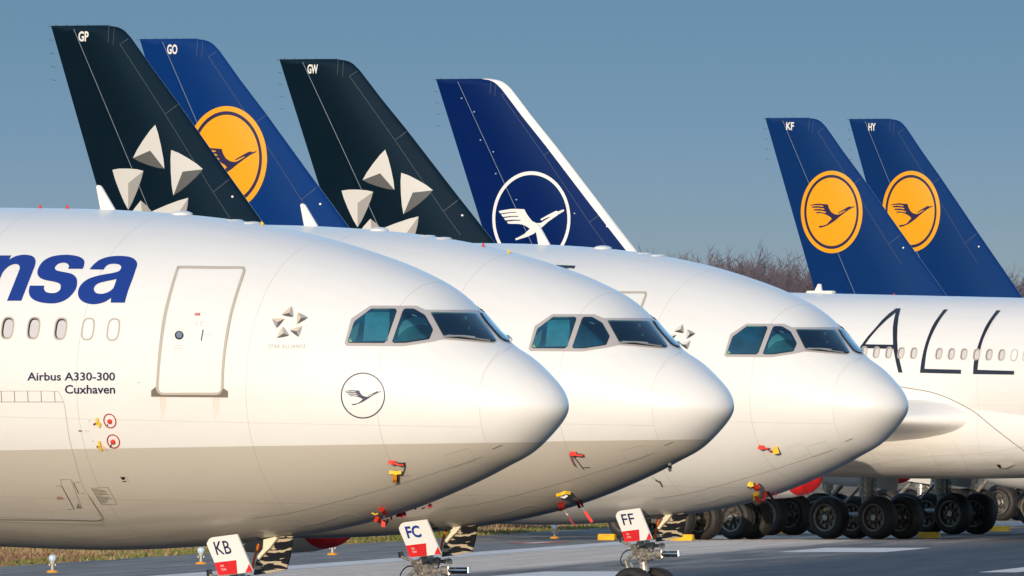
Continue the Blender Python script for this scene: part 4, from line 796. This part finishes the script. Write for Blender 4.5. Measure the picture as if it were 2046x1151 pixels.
# ------------------------------------------------------------------ bare wood far behind
M_TRUNK = mat("hazed_bark", (.07, .055, .066), .9, noise=.3, nscale=.4); M_TWIG = mat("hazed_twigs", (.125, .098, .118), .9)  # bluish distance haze is mixed into the bark and twig colours
def bare_tree(seed):
    rnd = random.Random(seed); tb = bmesh.new(); V = []; Fc = []
    H = 15.5; pts = []; x = y = 0
    for k in range(7): pts.append((x, y, H * .55 * k / 6)); x += rnd.gauss(0, .12); y += rnd.gauss(0, .12)
    tube(tb, pts, [.32 - .03 * k for k in range(7)], 8)
    def seg(a, b, r0, r1):
        d = (b - a).normalized(); u = d.orthogonal().normalized(); w = d.cross(u); i = len(V)
        for c, r in ((a, r0), (b, r1)):
            for k in range(3): an = 2.094 * k; V.append(c + (u * math.cos(an) + w * math.sin(an)) * r)
        for k in range(3): Fc.append((i + k, i + (k + 1) % 3, i + 3 + (k + 1) % 3, i + 3 + k))
    def grow(p, d, ln, r, lev):
        n = 3; q = p
        for k in range(n):
            d = (d + Vector((rnd.gauss(0, .13), rnd.gauss(0, .13), .07))).normalized(); e = q + d * ln / n; seg(q, e, r * (1 - .22 * k), r * (1 - .22 * (k + 1))); q = e
            if lev < 5:
                for _ in range(2 if lev < 4 else 3):
                    a = rnd.random() * 6.28; s = d.orthogonal().normalized(); s = s * math.cos(a) + d.cross(s) * math.sin(a)
                    if rnd.random() < .88: grow(q, (d * .72 + s * .66 + Vector((0, 0, .16))).normalized(), ln * (.50 + .2 * rnd.random()), max(r * .5, .025), lev + 1)
    for k in range(9):
        b = Vector(pts[2 + k % 5]); a = 2.4 * k + rnd.random(); grow(b, Vector((math.cos(a) * .62, math.sin(a) * .62, 1)).normalized(), 5.2 + 2.2 * rnd.random(), .13, 1)
    me = bpy.data.meshes.new("crown"); zm_ = sorted(p.z for p in V)[-40]; V = [p * (17.2 / zm_) for p in V]; me.from_pydata(V, [], Fc); return bm_mesh("trunk", tb), me
PROTO = [bare_tree(s) for s in (11, 23, 37)]
print("twig faces", [len(m[1].polygons) for m in PROTO])
def top_y(u):                                                       # height of the wood's skyline, metres, by its position along the wood
    return 18.5 + .9 * math.sin(u * .31 + 1) + .6 * math.sin(u * .83)
k = 0
for row, (D, dx) in enumerate(((3180, 4.2), (3205, 3.6), (3235, 3.6), (3270, 3.6), (3310, 4.0), (3350, 4.0), (3400, 4.2))):
    x = -62 + row * 1.3
    while x < 66:
        X = x + random.gauss(0, .7); px = CX + F * X / D
        h = top_y(X) * (.93 if row == 0 else .95 + .1 * random.random()) - max(0, (px - 1650) / 380) * 1.1 + max(0, 1 - abs(px - 1350) / 60) * .9 - min(2.2, max(0, (1325 - px) / 25)) - .25
        tr, crn = PROTO[k % 3]; k += 1
        t = empty("bare_tree", (X, D + random.gauss(0, 6), 0), random.random() * 6.28); s = h / 17.2; t.scale = (s * 1.05, s * 1.05, s * random.uniform(.94, 1.04))
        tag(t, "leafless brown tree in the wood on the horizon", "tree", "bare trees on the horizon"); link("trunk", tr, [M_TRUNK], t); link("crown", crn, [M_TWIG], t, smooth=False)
        x += dx * random.uniform(.75, 1.2)
# ------------------------------------------------------------------ runway edge lights
_b = bmesh.new(); lathe(_b, [(0, .001), (0, .15), (.015, .155), (.05, .13), (.07, .05)], (0, 0, 1), (0, 0, .04), 24); ME_LF = bm_mesh("orange_base", _b)
_b = bmesh.new(); lathe(_b, [(-.02, .035), (.2, .035), (.22, .06), (.27, .065), (.28, .04)], (0, 0, 1), (0, 0, .06), 16)
for s in (-1, 1): box(_b, (s * .075, 0, .24), (.03, .05, .05))
ME_LS = bm_mesh("stem", _b)
_b = bmesh.new(); lathe(_b, [(.0, .07), (.03, .098), (.09, .10), (.14, .085), (.165, .05), (.17, .001)], (0, 0, 1), (0, 0, .33), 20); ME_LG = bm_mesh("lens", _b)
for (u, v), lb in (((104.6, 1148), "runway edge light at the lower left corner, below the grass verge"), ((401.5, 1131), "runway edge light just left of the white plate lettered KB"), ((664, 1112.5), "runway edge light below the dark red engine cover"), ((1108, 1079), "runway edge light beside the red and white ground marking")):
    p = ground(u, v); e = empty("edge_light", (p.x, p.y, .008)); tag(e, lb, "runway light", "lights along the runway edge")
    link("orange_base", ME_LF, [mat("orange_light_base", (.80, .33, .02), .5)], e); link("stem", ME_LS, [mat("light_stem", (.55, .5, .42), .4)], e); link("lens", ME_LG, [mat("clear_lens", (.55, .64, .70), .1, coat=1)], e)
# ------------------------------------------------------------------ inlet covers, chocks, streamers
M_CRED = mat("red_cover_cloth", (.75, .010, .012), .5, noise=.3, nscale=2)
def cover(spot, k, s, label):
    x, y, z = ENG[k]; o = link("inlet_cover", ME_COVER, [M_CRED]); o.matrix_world = spot.M @ Matrix.Translation((-x + (.65 if spot is P3 else 0), s * y, z + {id(GO): .28, id(P2): .2, id(P3): -.1}.get(id(spot), 0))); tag(o, label, "engine cover", "red engine inlet covers")
cover(GP, 'in', -1, "bright red cover on the engine right of the white FF nose gear plate"); cover(P3, 'in', 1, "dark red engine cover in shade, right of the KB nose gear plate")
cover(P2, 'in', 1, "dark red engine cover at the left edge under the nearest belly"); cover(GP, 'in', 1, "red engine cover behind the dark wheels beneath the letters ALL"); cover(GO, 'in', -1, "red engine cover beneath the belly of the airliner lettered ALL")
def chock(u, v, label, w=.62, rz=-.4, m=None):
    p = ground(u, v); bm = bmesh.new(); prof_ = [(-.12, 0), (.12, 0), (.07, .2), (-.07, .2)]
    slab(bm, [(-w / 2, a, b) for a, b in prof_], (w, 0, 0)); bmesh.ops.bevel(bm, geom=bm.edges[:], offset=.015, segments=2, affect='EDGES')
    o = link("wheel_chock", bm_mesh("wheel_chock", bm, smooth=False), [m or mat("chock_yellow", (.85, .45, .004), .5, noise=.25, nscale=5)]); o.location = (p.x, p.y, .01); o.rotation_euler.z = rz; tag(o, label, "wheel chock", "yellow wheel chocks")
chock(1213, 1080, "yellow chock left of the white nose gear plate lettered FF", .58); chock(1363, 1081, "yellow chock right of the nose gear plate lettered FF", .78); chock(1561, 1067, "yellow chock between sunlit tyres under the red engine cover", .46)
chock(1857, 1076, "yellow chock in shade in front of the dark wheels beneath the letters ALL", .72); chock(1998, 1063, "yellow chock in shade at the right end of the dark wheels", .72)
SKINY = [None]
def skin(spot, u, v, off):
    if SKINY[0] is not None: return spot.plane(u, v, SKINY[0])
    p, n = spot.hit(u, v); return (p + n * off) if p is not None else spot.plane(u, v, -.6)
def ribbon(bm, spot, pts, w, off, mi=0, th=.012):
    P = [skin(spot, u, v, off + .02 * math.sin(i * 1.7)) for i, (u, v) in enumerate(pts)]; vd = spot.dirn(*pts[0]); q = []
    for i, p in enumerate(P):
        d = P[min(i + 1, len(P) - 1)] - P[max(i - 1, 0)]; n = d.cross(vd); n.normalize(); q.append((p - n * w / 2, p + n * w / 2))
    b = [[bm.verts.new(a), bm.verts.new(c), bm.verts.new(c + vd * th), bm.verts.new(a + vd * th)] for a, c in q]
    for i in range(len(b) - 1):
        for k in range(4): f = bm.faces.new((b[i][k], b[i][(k + 1) % 4], b[i + 1][(k + 1) % 4], b[i + 1][k])); f.material_index = mi
    for e in (b[0], b[-1][::-1]): f = bm.faces.new(e); f.material_index = mi
def cordline(bm, spot, pts, r, off, mi): 
    n0 = len(bm.faces); tube(bm, [skin(spot, u, v, off) for u, v in pts], r, 5)
    bm.faces.ensure_lookup_table()
    for f in bm.faces[n0:]: f.material_index = mi
FM = [M_RIB, M_YF, M_DRED, M_HOSE, mat("orange_tag_cloth", (.80, .27, .008), .6), M_WL]
def flagset(name, label, cat, spot, items, group="remove before flight covers and streamers"):
    bm = bmesh.new()
    for it in items:
        if it[0] == 'r': ribbon(bm, spot, it[1], it[2] * (.26 if it[2] > .05 and name != 'static_port_cover' else 1), it[3], it[4])
        elif it[0] == 'b':
            n0 = len(bm.faces); bmesh.ops.create_uvsphere(bm, u_segments=12, v_segments=8, radius=it[2], matrix=Matrix.Translation(skin(spot, *it[1][0], it[3]))); bm.faces.ensure_lookup_table()
            for f in bm.faces[n0:]: f.material_index = it[4]
        else: cordline(bm, spot, it[1], it[2] * .7, it[3], it[4])
    o = link(name, bm_mesh(name, bm, smooth=False), FM); o.matrix_world = spot.M
    c = sum((v.co for v in o.data.vertices), Vector()) / len(o.data.vertices)
    for v in o.data.vertices: v.co -= c
    o.matrix_world = spot.M @ Matrix.Translation(c); tag(o, label, cat, group)
za = lambda pts: zm(pts, 5.756, 720, 880)
flagset("probe_cover", "red probe sleeve with yellow and orange tag on the nearest nose", "probe cover", P1, [('r', za([(335, 200), (375, 208), (415, 212)]), .24, .10, 0), ('r', za([(410, 215), (460, 222), (508, 232)]), .10, .12, 0), ('t', za([(370, 236), (440, 240), (512, 243)]), .028, .06, 3), ('t', za([(512, 240), (514, 300), (495, 360), (465, 385)]), .010, .03, 3), ('r', za([(340, 325), (410, 328), (476, 330)]), .22, .08, 1), ('r', za([(404, 330), (404, 390), (402, 440)]), .26, .10, 4), ('r', za([(428, 325), (432, 390), (434, 455)]), .10, .05, 3)])
flagset("flag_cluster", "cluster of crumpled bright red flags hanging under the nearest nose", "warning flags", P1, [('r', za([(225, 715), (260, 735), (285, 790)]), .30, .10, 0), ('r', za([(130, 770), (165, 775), (200, 778)]), .09, .10, 1), ('r', za([(160, 815), (195, 820), (230, 850)]), .36, .12, 0), ('r', za([(235, 860), (262, 870), (285, 885)]), .22, .12, 2), ('r', za([(265, 800), (270, 850)]), .06, .1, 5), ('r', za([(265, 880), (266, 930), (263, 995)]), .26, .12, 0), ('r', za([(255, 895), (272, 915)]), .2, .14, 5), ('r', za([(285, 890), (318, 905)]), .14, .1, 0), ('r', za([(225, 870), (238, 912)]), .06, .1, 5)])
for pts, w, lb in (([(352, 862), (360, 918)], .12, "thin dark red streamer next to the cluster of red flags"), ([(410, 862), (460, 855), (500, 880)], .26, "largest dark red streamer under the nearest belly, above the FC plate"), ([(490, 815), (510, 880)], .30, "dark red flag hanging from the keel above the letter C"), ([(625, 790), (645, 785)], .10, "tiny dark red tag on the keel line of the nearest nose"), ([(705, 788), (745, 772)], .09, "short slanting dark red tag below the nearest keel"), ([(790, 735), (815, 775)], .26, "dark red tag highest up the keel of the nearest nose")):
    SKINY[0] = .35; flagset("streamer", lb, "streamer", P1, [('r', za(pts), w, .05, 2)]); SKINY[0] = None
for z0, lb in ((0, "upper yellow flag and red plug in the upper red static port ring"), (1, "lower yellow flag and red plug in the lower red static port ring")):
    it = [('r', pz([(578, 250), (612, 330), (650, 440)]), .40 / 10, .05, 1)] if 0 else []
    if z0 == 0: it += [('r', pz([(578, 252), (612, 335), (652, 438)]), .042, .05, 1), ('r', pz([(500, 395), (545, 370), (590, 345)]), .022, .03, 2), ('b', pz([(846, 328)]), .040, .03, 0), ('t', pz([(800, 380), (785, 435)]), .008, .03, 3), ('r', pz([(635, 340), (672, 385)]), .018, .04, 1)]
    else: it += [('r', pz([(635, 728), (655, 820), (688, 922)]), .042, .05, 1), ('r', pz([(572, 865), (615, 825)]), .02, .03, 2), ('b', pz([(912, 750)]), .042, .03, 0), ('t', pz([(880, 800), (852, 868)]), .010, .03, 3), ('r', pz([(690, 830), (785, 905)]), .012, .03, 4), ('t', pz([(600, 880), (610, 962)]), .008, .02, 5)]
    flagset("static_port_cover", lb, "static port cover", P1, it)
zb = lambda pts: zm(pts, 6.396, 1090, 880)
flagset("probe_cover", "red probe sleeve with dangling dark cord on the middle nose", "probe cover", P2, [('r', zb([(322, 128), (365, 128), (402, 126)]), .30, .10, 0), ('r', zb([(395, 138), (440, 140), (488, 146)]), .12, .11, 0), ('t', zb([(392, 152), (488, 156)]), .02, .06, 3), ('r', zb([(315, 140), (345, 210), (382, 296)]), .07, .08, 2), ('t', zb([(340, 180), (400, 240), (488, 355)]), .012, .03, 3), ('t', zb([(488, 332), (565, 328)]), .006, .03, 3)])
flagset("angle_vane_cover", "yellow cover with a red flag and long streamer under the middle nose", "vane cover", P2, [('r', zb([(138, 640), (200, 612), (250, 605), (318, 625)]), .22, .10, 1), ('r', zb([(195, 650), (240, 655), (272, 645)]), .22, .09, 5), ('r', zb([(190, 712), (198, 765), (205, 820)]), .42, .12, 0), ('t', zb([(215, 835), (265, 935), (290, 960)]), .012, .05, 5), ('r', zb([(290, 958), (325, 1025), (372, 1092)]), .11, .05, 2)])
flagset("streamer", "dark red sleeve and long red streamer left of the FF plate", "streamer", P2, [('r', zb([(420, 735), (440, 812)]), .42, .05, 2), ('t', zb([(440, 790), (505, 925)]), .012, .05, 5), ('r', zb([(503, 905), (545, 975), (595, 1045)]), .20, .05, 0)])
flagset("probe", "small black probe below the keel of the middle nose", "probe", P2, [('t', zb([(1580, 290), (1588, 330), (1590, 380)]), .05, .02, 3)], None)
zc = lambda pts: zm(pts, 8.22, 1480, 870)
flagset("probe_cover", "orange red sleeve with round yellow tag on the all white nose", "probe cover", P3, [('r', zc([(310, 140), (350, 148), (395, 152)]), .34, .10, 0), ('r', zc([(350, 172), (430, 172), (490, 176)]), .09, .08, 2), ('r', zc([(400, 160), (465, 164)]), .14, .10, 0), ('r', zc([(440, 200), (490, 225), (535, 245)]), .12, .05, 2), ('r', zc([(535, 245), (550, 205)]), .08, .06, 2), ('r', zc([(548, 195), (590, 190), (632, 188)]), .55, .10, 1)])
flagset("flag_cluster", "yellow and red flags tied under the all white nose near the red engine cover", "warning flags", P3, [('r', zc([(130, 720), (170, 725), (210, 730)]), .38, .10, 1), ('t', zc([(135, 740), (133, 830)]), .02, .05, 3), ('t', zc([(165, 765), (235, 840)]), .02, .05, 3), ('r', zc([(265, 740), (268, 790), (262, 840)]), .40, .10, 0), ('r', zc([(240, 865), (250, 900), (255, 960)]), .40, .10, 1), ('r', zc([(215, 880), (212, 985)]), .12, .09, 1), ('r', zc([(262, 920), (275, 995)]), .22, .12, 0), ('t', zc([(300, 760), (340, 800)]), .02, .05, 3)])
for pts, w, m_, lb in (([(410, 900), (370, 990)], .22, 0, "red strap leaning left below the all white nose"), ([(430, 885), (515, 990)], .20, 2, "dark red strap leaning right below the all white nose"), ([(580, 880), (572, 985)], .20, 2, "upright dark red strap below the all white nose"), ([(300, 1030), (400, 1045)], .12, 0, "red strap end lying below the yellow and red flags")):
    flagset("streamer", lb, "streamer", P3, [('r', zc(pts), w, .05, m_)])
flagset("probe", "black angled probe on the all white fuselage above the FF plate", "probe", P3, [('r', zb([(1368, 450), (1420, 475), (1465, 515)]), .10, .05, 3), ('t', zb([(1465, 512), (1495, 575)]), .02, .03, 3)], None)
# small red markers on the crowns
def crown_marker(spot, u, v, label, m, w=.14):
    p = spot.plane(u, v + 3, 0); bm = bmesh.new(); lathe(bm, [(0, .12), (.02, .10), (.03, .04), (.13, .025), (.14, .001)], (0, 0, 1), (0, 0, 0), 12); slab(bm, [(0, -.01, .05), (.10, -.01, .05), (-.02, -.01, .16)], (0, .02, 0))
    o = link("beacon", bm_mesh("beacon", bm), [m]); o.matrix_world = spot.M @ Matrix.Translation((p.x, 0, cline(-p.x) + section(-p.x)[0] - .01)) @ Matrix.Scale(.48, 4); tag(o, label, "beacon", "small markers on the crowns")
crown_marker(P1, 80, 415, "larger red marker on the crown at the far left", M_RED); crown_marker(P1, 134, 414, "smaller red marker on the crown left of the white blade antenna", M_RED); crown_marker(P1, 523, 444, "tiny amber marker where the black tail meets the nearest crown", M_YF); crown_marker(P2, 965, 473, "red marker on the middle crown below the navy tail", M_RED); crown_marker(P2, 1016, 474, "tiny amber marker on the middle crown under the white crane", M_YF); crown_marker(GP, 1786, 579, "red beacon on the crown of the airliner lettered ALL", M_RED)
# antenna with base on the far crown, belly drain mast, landing light
_b = bmesh.new(); box(_b, (0, 0, .03), (1.1, .25, .1), bev=.04); slab(_b, [(.05, -.03, .05), (-.25, -.03, .05), (-.1, -.03, .3), (.0, -.03, .3)][::-1], (0, .06, 0)); p = GP.plane(1640, 578, 0); o = link("blade_antenna", bm_mesh("blade_antenna", _b, smooth=False), [M_WL], A4); o.location = (p.x, 0, cline(-p.x) + 2.82)
